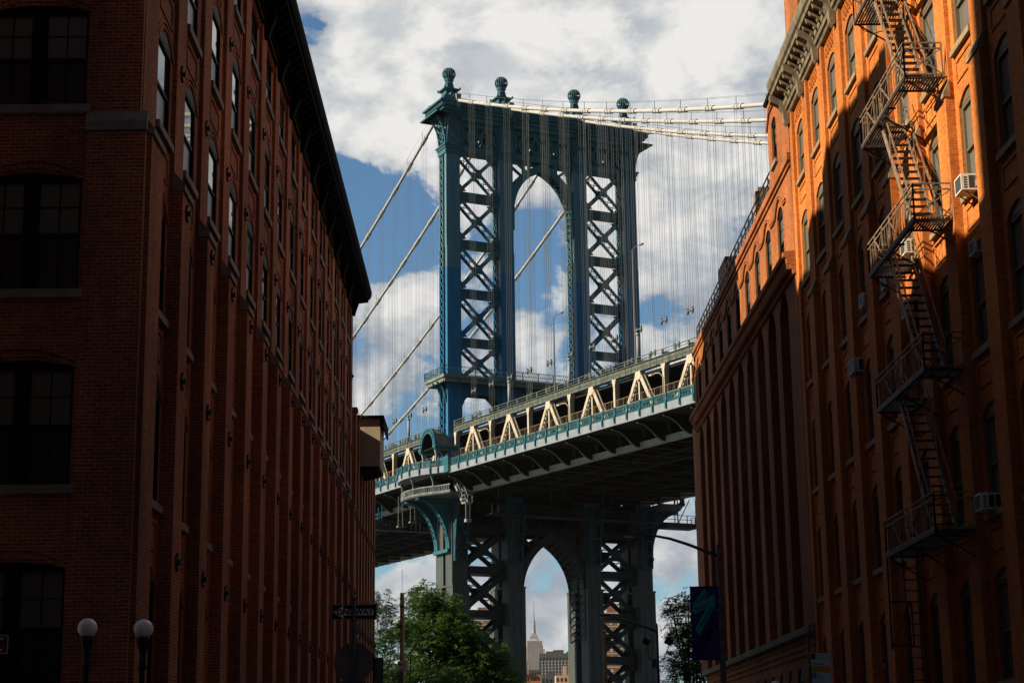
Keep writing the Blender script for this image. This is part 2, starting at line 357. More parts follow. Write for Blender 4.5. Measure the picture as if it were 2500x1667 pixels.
# ---- left building
XL = -7.22
L1 = thing('brick_warehouse', 'tall dark red brick warehouse with black cornice filling the left of the street', 'building', (-7.2, 63, 0))
def off(root):   # parts are modelled in world space
    return Matrix.Translation(-root.location)
def place(o, root): o.location = Vector(o.location)-root.location; return o
class Root:
    pass
rows = [(3.05, 2.3), (7.2, 2.3), (11.33, 2.3), (15.42, 2.05), (19.12, 2.1), (22.85, 1.75)]
P0, PITCH, PW = 38.85, 3.66, 1.12
pil = [P0+PITCH*i for i in range(15)]
wall = MB(fL(XL)); pan = MB(fL(XL))
edges = [36.45]+[p for p in pil]+[91.4]
bays = [(36.45, pil[0])]+[(pil[i]+PW, pil[i+1]) for i in range(14)]
wl = []
for a0, a1 in bays:
    cx = (a0+a1)/2 - (0.0 if a0 > 37 else -0.15); w = 1.55
    facade_bay(wall, a0, a1, cx, w, [(s_, h, 0.28) for s_, h in rows], 0, 25.1)
    for i, (s_, h) in enumerate(rows):
        hood(wall, cx, w, s_+h, 0.28)
        panel_frame(wall, cx, w-0.1, s_-1.0, s_-0.35)
        wl.append((XL, cx, s_, w, h))
    # corbelled brick panel under the cornice
    for k in range(4):
        for j in range(int((a1-a0-0.3)/0.13)):
            if (j+k) % 2: wall.box(a0+0.15+j*0.13, a0+0.15+j*0.13+0.09, -0.01, 0.06, 24.42+k*0.13, 24.42+k*0.13+0.09)
    wall.box(a0, a1, -0.01, 0.10, 25.0-0.06, 25.1)
wall.fn = None
wall.box(-20, -20.01, 35.5, 91.4, 0, 25.2)
def adopt(mb, name, mats, root, **k):
    o = mb.build(name, mats, None, **k); o.parent = root; o.location = -Vector(root.location); return o
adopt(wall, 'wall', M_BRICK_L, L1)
for x, cx, s_, w, h in wl:
    place_window(L1, 'L', Vector((x, cx, s_))-L1.location, w, h, 0.28, 'L')
starL = star_mesh('L')
for i, a in enumerate([35.1]+pil):
    pw = PW if i else 1.35
    mb = MB(fL(XL))
    lo, hi = 0.31, 0.10
    bk = -0.42 if i == 0 else -0.02
    mb.box(a, a+pw, bk, lo, 0, 14.42); mb.box(a, a+pw, bk, hi, 14.42, 25.08)
    o = adopt(mb, 'pilaster', M_BRICK_L, L1)
    cb = MB(fL(XL)); cb.prism([(hi-0.01, 14.42), (lo+0.05, 14.42), (lo+0.05, 14.56), (hi+0.01, 14.86), (hi-0.01, 14.86)], 'x', a-0.03, a+pw+0.03)
    c = cb.build('cap_stone', M_STONE); c.parent = o
    if i:
        for z in (6.07, 10.12, 14.05, 17.45, 21.25):
            inst(starL, 'anchor_plate', o, (XL+(hi if z > 14.5 else lo)+0.001, a+0.58, z))
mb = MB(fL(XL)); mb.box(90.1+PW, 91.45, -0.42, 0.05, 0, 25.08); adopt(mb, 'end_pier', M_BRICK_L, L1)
# cornice
mb = MB(fL(XL))
prof = [(0.0, 0.0), (0.16, 0.0), (0.2, 0.12), (0.30, 0.2), (0.34, 0.34), (0.85, 0.40), (0.86, 0.52), (0.95, 0.58), (1.02, 0.74), (1.04, 0.95), (0.98, 0.98), (0.0, 1.02)]
cornice(mb, 34.15, 91.9, 25.08, prof)
for k in range(int((91-35)/0.61)):
    a = 35.2+k*0.61; mb.prism([(0.3, 25.14), (0.42, 25.16), (0.78, 25.40), (0.8, 25.49), (0.3, 25.44)], 'x', a, a+0.2)
for a in [35.4]+pil:
    mb.prism([(0.1, 24.5), (0.24, 24.45), (0.3, 24.7), (0.42, 25.05), (0.5, 25.3), (0.5, 25.45), (0.1, 25.45)], 'x', a+0.35, a+0.7)
mb.box(35.0, 91.5, 0.07, 0.14, 24.8, 24.9)
mb.fn = fF(35.1)
mb.prism([(p, 25.08+q) for p, q in prof], 'x', -20, XL+0.6)
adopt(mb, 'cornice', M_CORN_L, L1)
# front wall on the cross street
mb = MB(fF(34.95)); fr_rows = [(3.15, 2.35), (7.12, 2.38), (11.08, 2.35), (15.0, 2.1), (18.9, 2.1), (22.7, 1.8)]
cx = -9.3
facade_bay(mb, -10.75, XL-0.42, cx, 2.06, [(s_, h, 0.13) for s_, h in fr_rows], 0, 25.08, 0.13)
for k in range(1, 3):
    facade_bay(mb, -10.75-3.6*k, -10.75-3.6*(k-1), -10.75-3.6*k+1.8, 2.06, [(s_, h, 0.13) for s_, h in fr_rows], 0, 25.08, 0.13)
for s_, h in fr_rows:
    for k in range(3): hood(mb, cx if k == 0 else -10.75-3.6*k+1.8, 2.06, s_+h, 0.13)
mb.box(-8.2, XL+0.22, -0.1, 0.10, 0, 14.40); mb.box(-8.2, XL+0.09, -0.1, 0.03, 14.40, 25.08)
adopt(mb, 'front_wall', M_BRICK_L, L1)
mb = MB(fF(34.95)); mb.prism([(0.02, 14.42), (0.15, 14.42), (0.15, 14.60), (0.05, 14.86), (0.02, 14.86)], 'x', -8.23, XL+0.25); adopt(mb, 'cap_stone', M_STONE, L1)
for s_, h in fr_rows:
    place_window(L1, 'F', Vector((cx, 34.95, s_))-L1.location, 2.06, h, 0.13, 'D')
for k in range(1, 3):
    for s_, h in fr_rows[:1]:
        place_window(L1, 'F', Vector((-10.75-3.6*k+1.8, 34.95, s_))-L1.location, 2.06, h, 0.13, 'D')
mb = MB()
mb.box(-28, -7.70, 35.5, 91.3, 0.05, 25.9)
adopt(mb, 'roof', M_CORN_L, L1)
mb = MB()   # blocker added behind the cornice, outlined to shape shadow on the right facade
mb.prism([(44.3, 25.9), (44.3, 37.6), (51.5, 38.1), (54.0, 38.0), (55.0, 37.2), (58.0, 36.2), (60.6, 34.9), (61.4, 34.3), (62.0, 36.0), (77.2, 36.1), (77.2, 41.0), (91.2, 41.0), (91.2, 25.9)], 'x', -18, -12)
adopt(mb, 'roof_shade_blocker', M_BRICK_W, L1)

# ---- lower building beyond it
L2 = thing('brick_annex', 'lower brick building with narrow piers just beyond the tall dark warehouse', 'building', (-7.2, 99, 0))
wall = MB(fL(XL)); bs = []
for i in range(7):
    a = 91.6+2.14*i; bs.append(a)
for i in range(7):
    a = bs[i]; e_ = bs[i]+2.14
    facade_bay(wall, a+0.75, e_, a+0.75+0.7, 1.0, [(s_, 2.4, 0.2) for s_ in (3.1, 7.2, 11.3, 15.4)], 0, 19.4)
adopt(wall, 'wall', M_BRICK_L, L2)
for a in bs+[106.5]:
    mb = MB(fL(XL)); mb.box(a, a+0.75, -0.42, 0.27, 0, 19.6); mb.box(a-0.04, a+0.79, -0.42, 0.33, 19.6, 19.8); o = adopt(mb, 'pilaster', M_BRICK_L, L2)
    for z in (8.5, 14.0): inst(starL, 'anchor_plate', o, (XL+0.271, a+0.37, z))
for i in range(7):
    for s_ in (3.1, 7.2, 11.3, 15.4): place_window(L2, 'L', Vector((XL, bs[i]+1.45, s_))-L2.location, 1.0, 2.4, 0.2, 'L')
mb = MB(); mb.box(-26, -7.7, 91.6, 107.2, 0.05, 19.35); mb.box(-26, -7.1, 106.9, 107.25, 0, 19.4); adopt(mb, 'roof', M_CORN_L, L2)
mb = MB(); mb.box(-18, -12, 97, 107, 19.3, 38.5); adopt(mb, 'roof_shade_blocker', M_BRICK_W, L2)  # unseen block added to keep sun off the far arcaded bays
mb = MB(); mb.box(-14, -12, 92.2, 97, 24.5, 38.5)
for x_ in (-13.8, -12.3):
    for y_ in (92.4, 96.6): mb.box(x_, x_+0.2, y_, y_+0.2, 19.3, 24.5)
adopt(mb, 'raised_shade_blocker', M_CORN_L, L2)  # added out of sight: shades far piers, lets sun under to the bulkhead
M_TAN = mottled('khaki_stucco', [(0.36, 0.31, 0.22), (0.46, 0.40, 0.29)], 1.2, 0.9, coord='World', bump=0.1)
mb = MB(); mb.box(-8.6, -5.92, 95.0, 98.4, 17.25, 19.85); o = adopt(mb, 'lift_bulkhead', M_TAN, L2)
mb = MB(); mb.box(-8.8, -5.78, 94.8, 98.9, 19.85, 19.98); mb.box(-5.78, -5.70, 94.8, 98.9, 19.35, 19.98); c = mb.build('bulkhead_roof', M_CORN_L); c.parent = o
mb = MB(); mb.prism([(-7.0, 16.95), (-6.2, 17.1), (-6.0, 17.24), (-7.0, 17.24)], 'y', 95.05, 98.3); c = mb.build('underside', M_CORN_L); c.parent = o

# ---- right building A
A = thing('orange_warehouse', 'sunlit orange brick warehouse with cream cornice filling the right of the street', 'building', (12.2, 54, 0))
XA = 12.24
arows = [(3.45, 2.4), (7.5, 2.4), (11.55, 2.42), (15.65, 2.42), (19.65, 2.40), (23.75, 2.0)]
PA0, PAP = 40.75, 3.32
ap = [PA0+PAP*k for k in range(-3, 8)]
wall = MB(fR(XA)); wl = []
for k, a in enumerate(ap):
    a0, a1 = a+1.02, a+PAP
    cx = (a0+a1)/2; w = 1.62
    facade_bay(wall, a0, a1, cx, w, [(s_, h, 0.27) for s_, h in arows], 0, 26.95)
    for s_, h in arows:
        panel_frame(wall, cx, w-0.1, s_-0.95, s_-0.35)
        wl.append((cx, s_, w, h))
    for kk in range(4):
        for j in range(10):
            if (j+kk) % 2: wall.box(a0+0.35+j*0.16, a0+0.35+j*0.16+0.1, -0.02, 0.06, 26.2+kk*0.13, 26.2+kk*0.13+0.08)
adopt(wall, 'wall', M_BRICK_A, A)
for cx, s_, w, h in wl:
    place_window(A, 'R', Vector((XA, cx, s_))-A.location, w, h, 0.27, 'A')
for a in ap:
    mb = MB(fR(XA)); mb.box(a, a+1.02, -0.42, 0.24, 0, 18.5); mb.box(a, a+1.02, -0.42, 0.12, 18.5, 26.95)
    o = adopt(mb, 'pilaster', M_BRICK_A, A)
    cb = MB(fR(XA)); cb.prism([(0.11, 18.5), (0.29, 18.5), (0.29, 18.62), (0.13, 18.95), (0.11, 18.95)], 'x', a-0.03, a+1.05)
    c = cb.build('cap_stone', M_STONE_A); c.parent = o
mb = MB(fR(XA)); aend = 67.35
mb.box(ap[0]+PAP*11, 67.9, -0.42, 0.12, 0, 26.95); adopt(mb, 'end_pier', M_BRICK_A, A)
mb = MB(fR(XA))
profA = [(0.0, 0.0), (0.15, 0.0), (0.2, 0.10), (0.27, 0.14), (0.30, 0.28), (0.34, 0.32), (0.36, 0.74), (0.80, 0.78), (0.82, 0.92), (0.90, 0.99), (0.95, 1.22), (0.95, 1.34), (0.0, 1.42)]
cornice(mb, 29, 67.9, 26.85, profA)
for k in range(int(38/0.66)):
    a = 29.6+k*0.66; mb.prism([(0.35, 27.25), (0.45, 27.22), (0.5, 27.36), (0.70, 27.44), (0.76, 27.64), (0.35, 27.63)], 'x', a, a+0.17)
for a in ap+[ap[-1]+PAP]:
    mb.prism([(0.15, 26.45), (0.24, 26.38), (0.34, 26.5), (0.38, 26.95), (0.55, 27.2), (0.86, 27.36), (0.88, 27.64), (0.15, 27.64)], 'x', a+0.34, a+0.68)
adopt(mb, 'cornice', M_CORN_A, A)
mb = MB(); mb.box(12.70, 34, 30.8, 67.8, 0.05, 27.4); adopt(mb, 'roof', M_CORN_L, A)
mb = MB(); mb.box(12.55, 16.5, 67.0, 70.0, 29.3, 37.5); adopt(mb, 'stair_tower', M_BRICK_B, A)
mb = MB(); mb.box(12.9, 13.6, 61.5, 62.3, 27.3, 29.4); adopt(mb, 'chimney', M_BRICK_B, A)

# ---- right building B with giant arches
B = thing('arcaded_brick_building', 'brown brick building with tall narrow arches beyond the orange warehouse', 'building', (12.2, 85, 0))
XB = 12.1; BP = 3.31
fins = [68.9+BP*k for k in range(0, 11)]           # near edge of each fin
wall = MB(fR(XB))
wins = []
zb0, zb1 = 6.7, 20.3
for k in range(11):
    a0 = fins[k]+0.95; a1 = fins[k]+BP if k < 10 else 102.6
    # top storey
    cx = (a0+a1)/2; w = 1.45
    facade_bay(wall, a0-0.95, a1, cx, w, [(21.35, 2.3, 0.32)], 20.9, 25.15)
    wins.append((XB, cx, 21.35, w, 2.3, 0.32))
    for o_ in (0.28, 0.40):
        a = [(cx-BP/2, 23.45+o_)]+[(x, z) for x, z in arc(cx, w+0.5, 23.5+o_, 0.55)]+[(cx+BP/2, 23.45+o_)]
        for p, q in zip(a[:-1], a[1:]): wall.bar((p[0], 0.03, p[1]), (q[0], 0.03, q[1]), 0.08, 0.06)
    # recessed storeys between the fins
    wr = MB(fR(XB+0.62))
for z in (0,):
    wall.box(67.9, 68.9, -0.42, 0.0, 20.9, 25.15)
    wall.box(67.9, 102.75, -0.1, 0.08, 24.75, 24.85); wall.box(67.9, 102.75, -0.1, 0.12, 25.0, 25.3)
for k in range(11):
    a0 = fins[k]+1.2; a1 = fins[k]+BP; cx = (a0+a1)/2; w = a1-a0
    # arch head above the recess
    wall.prism([(a0, 20.9)]+arc(cx, w, 19.5, 0.85, 10)+[(a1, 20.9)], 'y', -0.42, 0.0)
adopt(wall, 'wall', M_BRICK_B, B)
wr = MB(fR(XB+0.85)); rows_b = [(6.9, 2.5), (10.35, 2.6), (14.1, 2.6), (17.5, 2.3)]
for k in range(11):
    a0 = fins[k]+1.2; a1 = fins[k]+BP; cx = (a0+a1)/2
    facade_bay(wr, a0-0.05, a1+0.05, cx, 1.75, [(s_, h, 0.22) for s_, h in rows_b], 6.4, 20.9, 0.3)
    for s_, h in rows_b: wins.append((XB+0.85, cx, s_, 1.75, h, 0.22))
adopt(wr, 'recessed_wall', M_BRICK_B, B)
for x, cx, s_, w, h, r in wins:
    place_window(B, 'R', Vector((x, cx, s_))-B.location, w, h, r, 'B')
for k in range(-1, 11):
    a = fins[k] if k >= 0 else 67.4
    mb = MB(fR(XB)); mb.box(a if k >= 0 else 67.9, a+1.2 if k >= 0 else 68.9, -0.84, 0.0 if k >= 0 else -0.002, 6.4, 20.9)
    adopt(mb, 'pier', M_BRICK_B, B)
mb = MB(fR(XB)); mb.box(fins[10]+BP-0.05, 102.75, -0.9, 0.001, 6.4, 20.9); adopt(mb, 'end_pier', M_BRICK_B, B)
mb = MB(fR(XB))
cornice(mb, 67.9, 102.9, 20.3, [(0, 0), (0.10, 0.0), (0.14, 0.16), (0.20, 0.2), (0.24, 0.38), (0.32, 0.42), (0.36, 0.62), (0.46, 0.68), (0.48, 0.86), (0.0, 0.95)])
for k in range(int(34/0.3)): mb.box(68+k*0.3, 68.14+k*0.3, 0.2, 0.33, 20.5, 20.72)
adopt(mb, 'band_course', M_BRICK_B, B)
mb = MB(fR(XB)); cornice(mb, 67.9, 102.9, 6.35, [(-0.6, 0), (0.22, 0.0), (0.26, 0.22), (0.0, 0.34), (-0.6, 0.34)]); adopt(mb, 'stone_course', M_STONE, B)
wall = MB(fR(XB)); 
for k in range(15):
    a0 = 67.9+2.33*k; a1 = a0+2.33; cx = (a0+a1)/2
    facade_bay(wall, a0, a1, cx, 1.35, [(0.4, 2.2, 0.2), (3.1, 1.6, 0.5)], 0, 6.35)
for z in (5.6, 5.85, 6.1): wall.box(67.9, 102.85, -0.01, 0.05, z, z+0.08)
adopt(wall, 'base_wall', M_BRICK_B, B)
for k in range(15):
    place_window(B, 'R', Vector((XB, 67.9+2.33*k+1.165, 3.1))-B.location, 1.35, 1.6, 0.5, 'B')
mb = MB(); mb.box(12.9, 34, 67.9, 102.6, 0.05, 25.1); mb.box(12.15, 34, 102.6, 102.85, 0.0, 25.15); adopt(mb, 'roof', M_BRICK_B, B)
mb = MB(fR(XB))   # roof railing
for z in (25.75, 26.15, 26.5): mb.bar((73.2, -0.15, z), (102.7, -0.15, z), 0.05, 0.05)
for k in range(25): mb.bar((73.3+k*1.22, -0.15, 25.2), (73.3+k*1.22, -0.15, 26.55), 0.05, 0.05)
for k in range(48): mb.bar((73.3+k*0.61, -0.15, 25.75), (73.3+(k+1)*0.61, -0.15, 26.5 if k % 2 else 26.1), 0.03, 0.03)
adopt(mb, 'roof_railing', M_IRON, B)
# taller first bays
mb = MB(fR(XB)); facade_bay(mb, 67.95, 73.1, 71.5, 1.15, [(26.1, 1.75, 0.25)], 25.32, 29.15)
for z in (28.9, 29.05): 
    for p, q in zip([(67.95, z-0.9), (69.5, z-0.9), (70.5, z-0.3), (72.3, z-0.3)], [(69.5, z-0.9), (70.5, z-0.3), (72.3, z-0.3), (73.1, z-0.9)]): mb.bar((p[0], 0.03, p[1]), (q[0], 0.03, q[1]), 0.08, 0.06)
mb.box(72.7, 73.1, -8, -0.42, 25.32, 29.15)
adopt(mb, 'attic_storey', M_BRICK_B, B)
place_window(B, 'R', Vector((XB, 71.5, 26.1))-B.location, 1.15, 1.75, 0.25, 'B')
mb = MB(fR(XB)); mb.prism([(-8.5, 29.15), (0.08, 29.15), (0.14, 29.27), (-8.5, 29.35)], 'x', 67.9, 73.2); adopt(mb, 'attic_coping', M_CORN_L, B)
M_GREYB = mottled('grey_render', [(0.16, 0.15, 0.14), (0.24, 0.22, 0.19)], 2, 0.9, coord='World')
mb = MB(); mb.box(12.9, 14.3, 81.5, 83.1, 25.1, 28.3); adopt(mb, 'roof_bulkhead', M_GREYB, B)
mb = MB(); mb.box(12.7, 13.6, 92.5, 95.6, 25.1, 28.0); adopt(mb, 'water_tank', M_CORN_L, B)
for p_ in ([(12.8, 81.0, 25.1), (12.8, 81.0, 27.9)], [(12.7, 91.5, 25.1), (12.7, 91.5, 27.0)]):
    mb = MB(); mb.tube(p_, 0.12, 8); adopt(mb, 'flue', M_CORN_L, B)

# ---- slab added outside the frame, shaped to shade the crossing and right facade
Wb = thing('corner_shade_block', 'tall slender brick block added outside the frame to shade the crossing', 'building', (-32, 5, 0))
mb = MB(); mb.box(-34.5, -30, -20, 28.9, 0, 52.6); o = adopt(mb, 'wall', M_BRICK_W, Wb)
pn = MB()
for k in range(11):
    for j in range(11): pn.box(-30.03, -29.97, -17+j*4.1, -15.4+j*4.1, 3+k*4.4, 5.4+k*4.4)
p = pn.build('window_panes', M_GLASS); p.parent = o; p['kind'] = 'stuff'

for nm, x0, x1, lab in (('left_rear_block', -34, -7.2, 'plain brick block behind the viewer on the left side of the street'), ('right_rear_block', 12.2, 36, 'plain brick block behind the viewer on the right side of the street')):
    Rb = thing('brick_block', lab, 'building', ((x0+x1)/2, -25, 0))
    mb = MB(); mb.box(x0, x1, -90, 20.5, 0, 46); o = adopt(mb, 'wall', M_BRICK_W, Rb)  # height raised to hold sky light off the shaded walls
    pn = MB(); xw = x1 if x0 < 0 else x0
    for k in range(6):
        for j in range(24): pn.box(xw-0.03, xw+0.03, -86+j*4.3, -84.4+j*4.3, 3+k*4.0, 5.2+k*4.0)
        for j in range(5): a = x0+1.5+j*((x1-x0)-3)/5; pn.box(a, a+1.6, 20.47, 20.53, 3+k*4.0, 5.2+k*4.0)
    p = pn.build('window_panes', M_GLASS); p.parent = o; p['kind'] = 'stuff'
# ------------------------------------------------------------------ fire escape
FE = thing('fire_escape', 'rusty zigzag iron fire escape fixed to the orange brick warehouse', 'fire escape', (12, 47, 0))
def rail_run(mb, p, q, h=0.93, panels=4, star=False):
    p = Vector(p); q = Vector(q); up = Vector((0, 0, 1)); t = 0.028
    for z in (0.05, h*0.83, h): mb.bar(p+up*z, q+up*z, 0.035, 0.035)
    for k in range(panels+1):
        a = p.lerp(q, k/panels); mb.bar(a, a+up*h, 0.04, 0.04)
    for k in range(panels):
        a = p.lerp(q, k/panels); b = p.lerp(q, (k+1)/panels); c = a.lerp(b, 0.5); hh = h*0.83
        if star or k % 2 == 0:
            mb.bar(a+up*.05, b+up*hh, t, t); mb.bar(b+up*.05, a+up*hh, t, t)
            if star:
                m_ = c+up*(hh/2)
                for ang in range(4):
                    dd = (q-p).normalized()*math.cos(ang*math.pi/4)*0.13+up*math.sin(ang*math.pi/4)*0.13
                    mb.bar(m_-dd, m_+dd, 0.03, 0.03)
        else:
            for j in (0.33, 0.66): mb.bar(a.lerp(b, j)+up*.05, a.lerp(b, j)+up*hh, 0.022, 0.022)
FZ = [27.0-0.05, 23.04, 19.12, 15.23, 11.27, 7.19]
for i, z in enumerate(FZ):
    y0, y1 = 44.15, 49.8
    mb = MB()
    for k in range(13):
        x = 11.03+k*0.078
        if k < 3 or i == len(FZ)-1: mb.box(x, x+0.032, y0, y1, z-0.02, z+0.02)
        else:
            mb.box(x, x+0.032, y0, 45.15, z-0.02, z+0.02); mb.box(x, x+0.032, 47.95, y1, z-0.02, z+0.02)
    for y in (y0, 45.1, 46.4, 47.9, y1-0.03): mb.box(11.0, 12.05 if y not in (46.4,) else 11.25, y, y+0.05, z-0.07, z-0.021)
    mb.box(10.98, 11.03, y0, y1, z-0.08, z+0.03)
    adopt(mb, 'platform', M_IRON, FE)
    mb = MB()
    rail_run(mb, (11.0, y0, z), (11.0, y1, z), panels=6)
    rail_run(mb, (11.0, y0, z), (12.0, y0, z), panels=1, star=True); rail_run(mb, (11.0, y1, z), (12.0, y1, z), panels=1, star=True)
    adopt(mb, 'railing', M_FIRE, FE)
    for y in (y0+0.1, 47.0, y1-0.1):
        mb = MB(); mb.bar((11.05, y, z-0.08), (12.1, y, z-0.75), 0.035, 0.035)
        mb.tube([(11.1, y, z-0.1), (11.25, y, z-0.28), (11.5, y, z-0.38), (11.8, y, z-0.3), (12.0, y, z-0.12)], 0.016, 5)
        adopt(mb, 'bracket', M_IRON, FE)
for i in range(len(FZ)-1):
    za, zb = FZ[i], FZ[i+1]; ya, yb = 47.95, 45.1
    mb = MB()
    for x in (11.18, 11.78): mb.bar((x, ya, za), (x, yb, zb), 0.03, 0.17)
    adopt(mb, 'stair_stringer', M_FIRE, FE)
    n = 15; mb = MB()
    for k in range(1, n):
        t = k/n; y = ya+(yb-ya)*t; z = za+(zb-za)*t
        for d in (-0.07, 0.0, 0.07): mb.box(11.2, 11.77, y+d-0.02, y+d+0.02, z-0.012, z+0.012)
    adopt(mb, 'stair_tread', M_IRON, FE)
    mb = MB()
    for x in (11.16, 11.82):
        mb.bar((x, ya, za+0.85), (x, yb, zb+0.85), 0.035, 0.035)
        for t in (0.03, 0.35, 0.66, 0.97): mb.bar((x, ya+(yb-ya)*t, za+(zb-za)*t), (x, ya+(yb-ya)*t, za+(zb-za)*t+0.85), 0.025, 0.025)
    adopt(mb, 'handrail', M_FIRE, FE)
mb = MB()
for x in (11.2, 11.6): mb.bar((x, 48.9, 8.1), (x, 48.5, 3.2), 0.04, 0.04)
for k in range(15): mb.bar((11.2, 48.85-k*0.026, 7.6-k*0.3), (11.6, 48.85-k*0.026, 7.6-k*0.3), 0.03, 0.03)
mb.bar((11.0, 49.8, 7.1), (11.0, 49.8, 4.6), 0.05, 0.05)
for z in (4.7, 5.9): mb.bar((11.0, 49.8, z), (11.6, 49.8, z), 0.04, 0.04)
mb.bar((11.6, 49.8, 5.9), (11.6, 49.8, 4.7), 0.04, 0.04); mb.bar((11.0, 49.8, 4.7), (11.6, 49.8, 5.9), 0.03, 0.03)
adopt(mb, 'drop_ladder', M_IRON, FE)

# ------------------------------------------------------------------ air conditioners
def air_conditioner(loc, label, s=(0.55, 0.62, 0.40), brace=True):
    t = thing('air_conditioner', label, 'air conditioner', loc, 0, 'air conditioners in the windows of the orange warehouse')
    d, w, h = s
    mb = MB(); mb.box(0, d, 0, w, 0, h); mb.box(-0.015, 0.0, 0.0, w, h-0.03, h); mb.box(-0.015, 0, 0, w, 0, 0.03); mb.box(-0.015, 0, 0, 0.03, 0.03, h-0.03); mb.box(-0.015, 0, w-0.03, w, 0.03, h-0.03)
    mb.build('casing', M_WHITE, t)
    mb = MB(); mb.box(-0.008, 0.002, 0.04, w-0.04, 0.04, h-0.04)
    for k in range(2): mb.box(0.18+k*0.17, 0.32+k*0.17, -0.006, 0.002, 0.05, h-0.05)
    for k in range(5): mb.box(0.05, 0.13, -0.006, 0.002, 0.05+k*(h-0.1)/5, 0.05+k*(h-0.1)/5+0.035)
    mb.build('grille', M_LOUVRE, t)
    if brace:
        for y in (0.06, w-0.06):
            mb = MB(); mb.bar((0.1, y, -0.01), (d, y, -0.38), 0.03, 0.03); mb.build('brace', M_FIRE, t)
    return t
air_conditioner((11.80, 42.40, 15.42), 'white air conditioner in sunlit window right of the fire escape, directly below a wooden sill', (0.6, 0.62, 0.42))
air_conditioner((11.88, 48.95, 15.68), 'white air conditioner just behind the lit lower platform of the fire escape', (0.5, 0.6, 0.42), False)
air_conditioner((11.90, 55.05, 15.70), 'small shaded air conditioner in a window left of the fire escape, above the larger one', (0.5, 0.62, 0.42))
air_conditioner((11.92, 57.20, 14.02), 'large white air conditioner on a diagonal brace left of the fire escape', (0.55, 0.85, 0.46))
air_conditioner((11.86, 42.95, 7.52), 'pale blue-grey air conditioner low down in dark wall at the right edge', (0.62, 0.6, 0.40), False)
air_conditioner((11.92, 49.35, 13.98), 'grey air conditioner behind the shaded stair of the fire escape', (0.5, 0.75, 0.45), False)
air_conditioner((11.95, 52.05, 15.50), 'dark air conditioner tucked under the far end of the lit lower fire escape platform', (0.45, 0.6, 0.4))
air_conditioner((12.12, 42.75, 13.92), 'small air conditioner high in the arched top of a window right of the fire escape', (0.3, 0.55, 0.36), False)

# ------------------------------------------------------------------ street furniture
M_POLE = mottled('galvanised_steel', [(0.06, 0.075, 0.085), (0.13, 0.15, 0.16)], 6, 0.5, metal=0.3)
M_DKPOLE = mat('dark_green_paint', (0.012, 0.018, 0.02), 0.4)
M_GLOBE = mat('frosted_globe', (0.88, 0.92, 0.91), 0.35, 0, 0.5)
M_SIGNW = mat('sign_white', (0.92, 0.95, 0.96), 0.6); M_SIGNK = mat('sign_black', (0.012, 0.012, 0.014), 0.5)
M_SIGNB = mat('sign_blue', (0.50, 0.80, 0.88), 0.5); M_SIGNY = mat('sign_yellow', (0.62, 0.34, 0.02), 0.5)
M_RED = mat('sign_red', (0.16, 0.008, 0.014), 0.5); M_ALU = mottled('sign_back_metal', [(0.12, 0.12, 0.118), (0.18, 0.18, 0.175)], 3, 0.6)
M_WOODP = mottled('weathered_pole_wood', [(0.36, 0.29, 0.12), (0.50, 0.42, 0.20)], 3, 0.9, stretch=(1, 1, 0.1))
TOCAM = (R(90), 0, 0)          # text facing -Y

def globe_lamp(loc, ztop, label):
    t = thing('globe_lamp', label, 'street lamp', loc, 0, 'round white globe lamps on dark posts')
    mb = MB(); mb.lathe([(0.16, 0), (0.16, 0.3), (0.1, 0.45), (0.055, 0.6), (0.05, ztop-0.9), (0.09, ztop-0.86), (0.06, ztop-0.78), (0.06, ztop-0.6), (0.11, ztop-0.42), (0.13, ztop-0.33), (0.10, ztop-0.31)], 0, 0, 14)
    mb.build('post', M_DKPOLE, t, smooth=True)
    mb = MB(); pr = [(0.175*math.sin(math.pi*k/14), ztop-0.17-0.175*math.cos(math.pi*k/14)) for k in range(2, 15)]
    mb.lathe([(max(r, 0.002), z) for r, z in pr], 0, 0, 24); mb.build('globe', M_GLOBE, t, smooth=True)
    return t
globe_lamp((-7.25, 32.5, 0), 4.32, 'white globe lamp on dark post before shaded wall, left of the other one')
globe_lamp((-6.25, 32.5, 0), 4.29, 'white globe lamp on dark post at the corner pier of the dark warehouse')
globe_lamp((9.32, 60.0, 0.1), 4.12, 'white globe lamp barely showing beneath the blue banner lamppost at bottom right')

# one way sign pole
t = thing('sign_post', 'round topped steel post carrying the one way sign and a stop sign seen from behind', 'sign post', (-2.75, 36, 0))
mb = MB(); mb.tube([(0, 0.03, 0), (0, 0.03, 4.9)], 0.038, 10); mb.lathe([(0.042, 4.9), (0.045, 4.93), (0.03, 4.97), (0.005, 4.985)], 0, 0.03, 10); mb.build('post', M_POLE, t, smooth=True)
b = MB(); b.box(-0.46, 0.455, 0.08, 0.085, 4.515, 4.83); o = b.build('one_way_sign', M_SIGNK, t)
w_ = MB()
for x0, x1, z0, z1 in ((-0.45, 0.445, 4.815, 4.822), (-0.45, 0.445, 4.522, 4.529), (-0.45, -0.443, 4.529, 4.815), (0.438, 0.445, 4.529, 4.815)): w_.box(x0, x1, 0.076, 0.0795, z0, z1)
w_.prism([(-0.41, 4.672), (-0.215, 4.80), (-0.215, 4.735), (0.385, 4.735), (0.385, 4.605), (-0.215, 4.605), (-0.215, 4.54)], 'y', 0.075, 0.0795)
w_.build('white_arrow', M_SIGNW, o)
text('ONE', 0.155, (-0.19, 0.074, 4.67), TOCAM, M_SIGNK, 'lettering', o, 0.002, 0.006)
text('WAY', 0.155, (0.195, 0.074, 4.67), TOCAM, M_SIGNK, 'lettering', o, 0.002, 0.006)
b = MB(); b.prism([(0.41*math.cos(R(22.5+45*k)), 3.68+0.41*math.sin(R(22.5+45*k))) for k in range(8)], 'y', 0.085, 0.09); b.build('stop_sign_back', M_ALU, t)
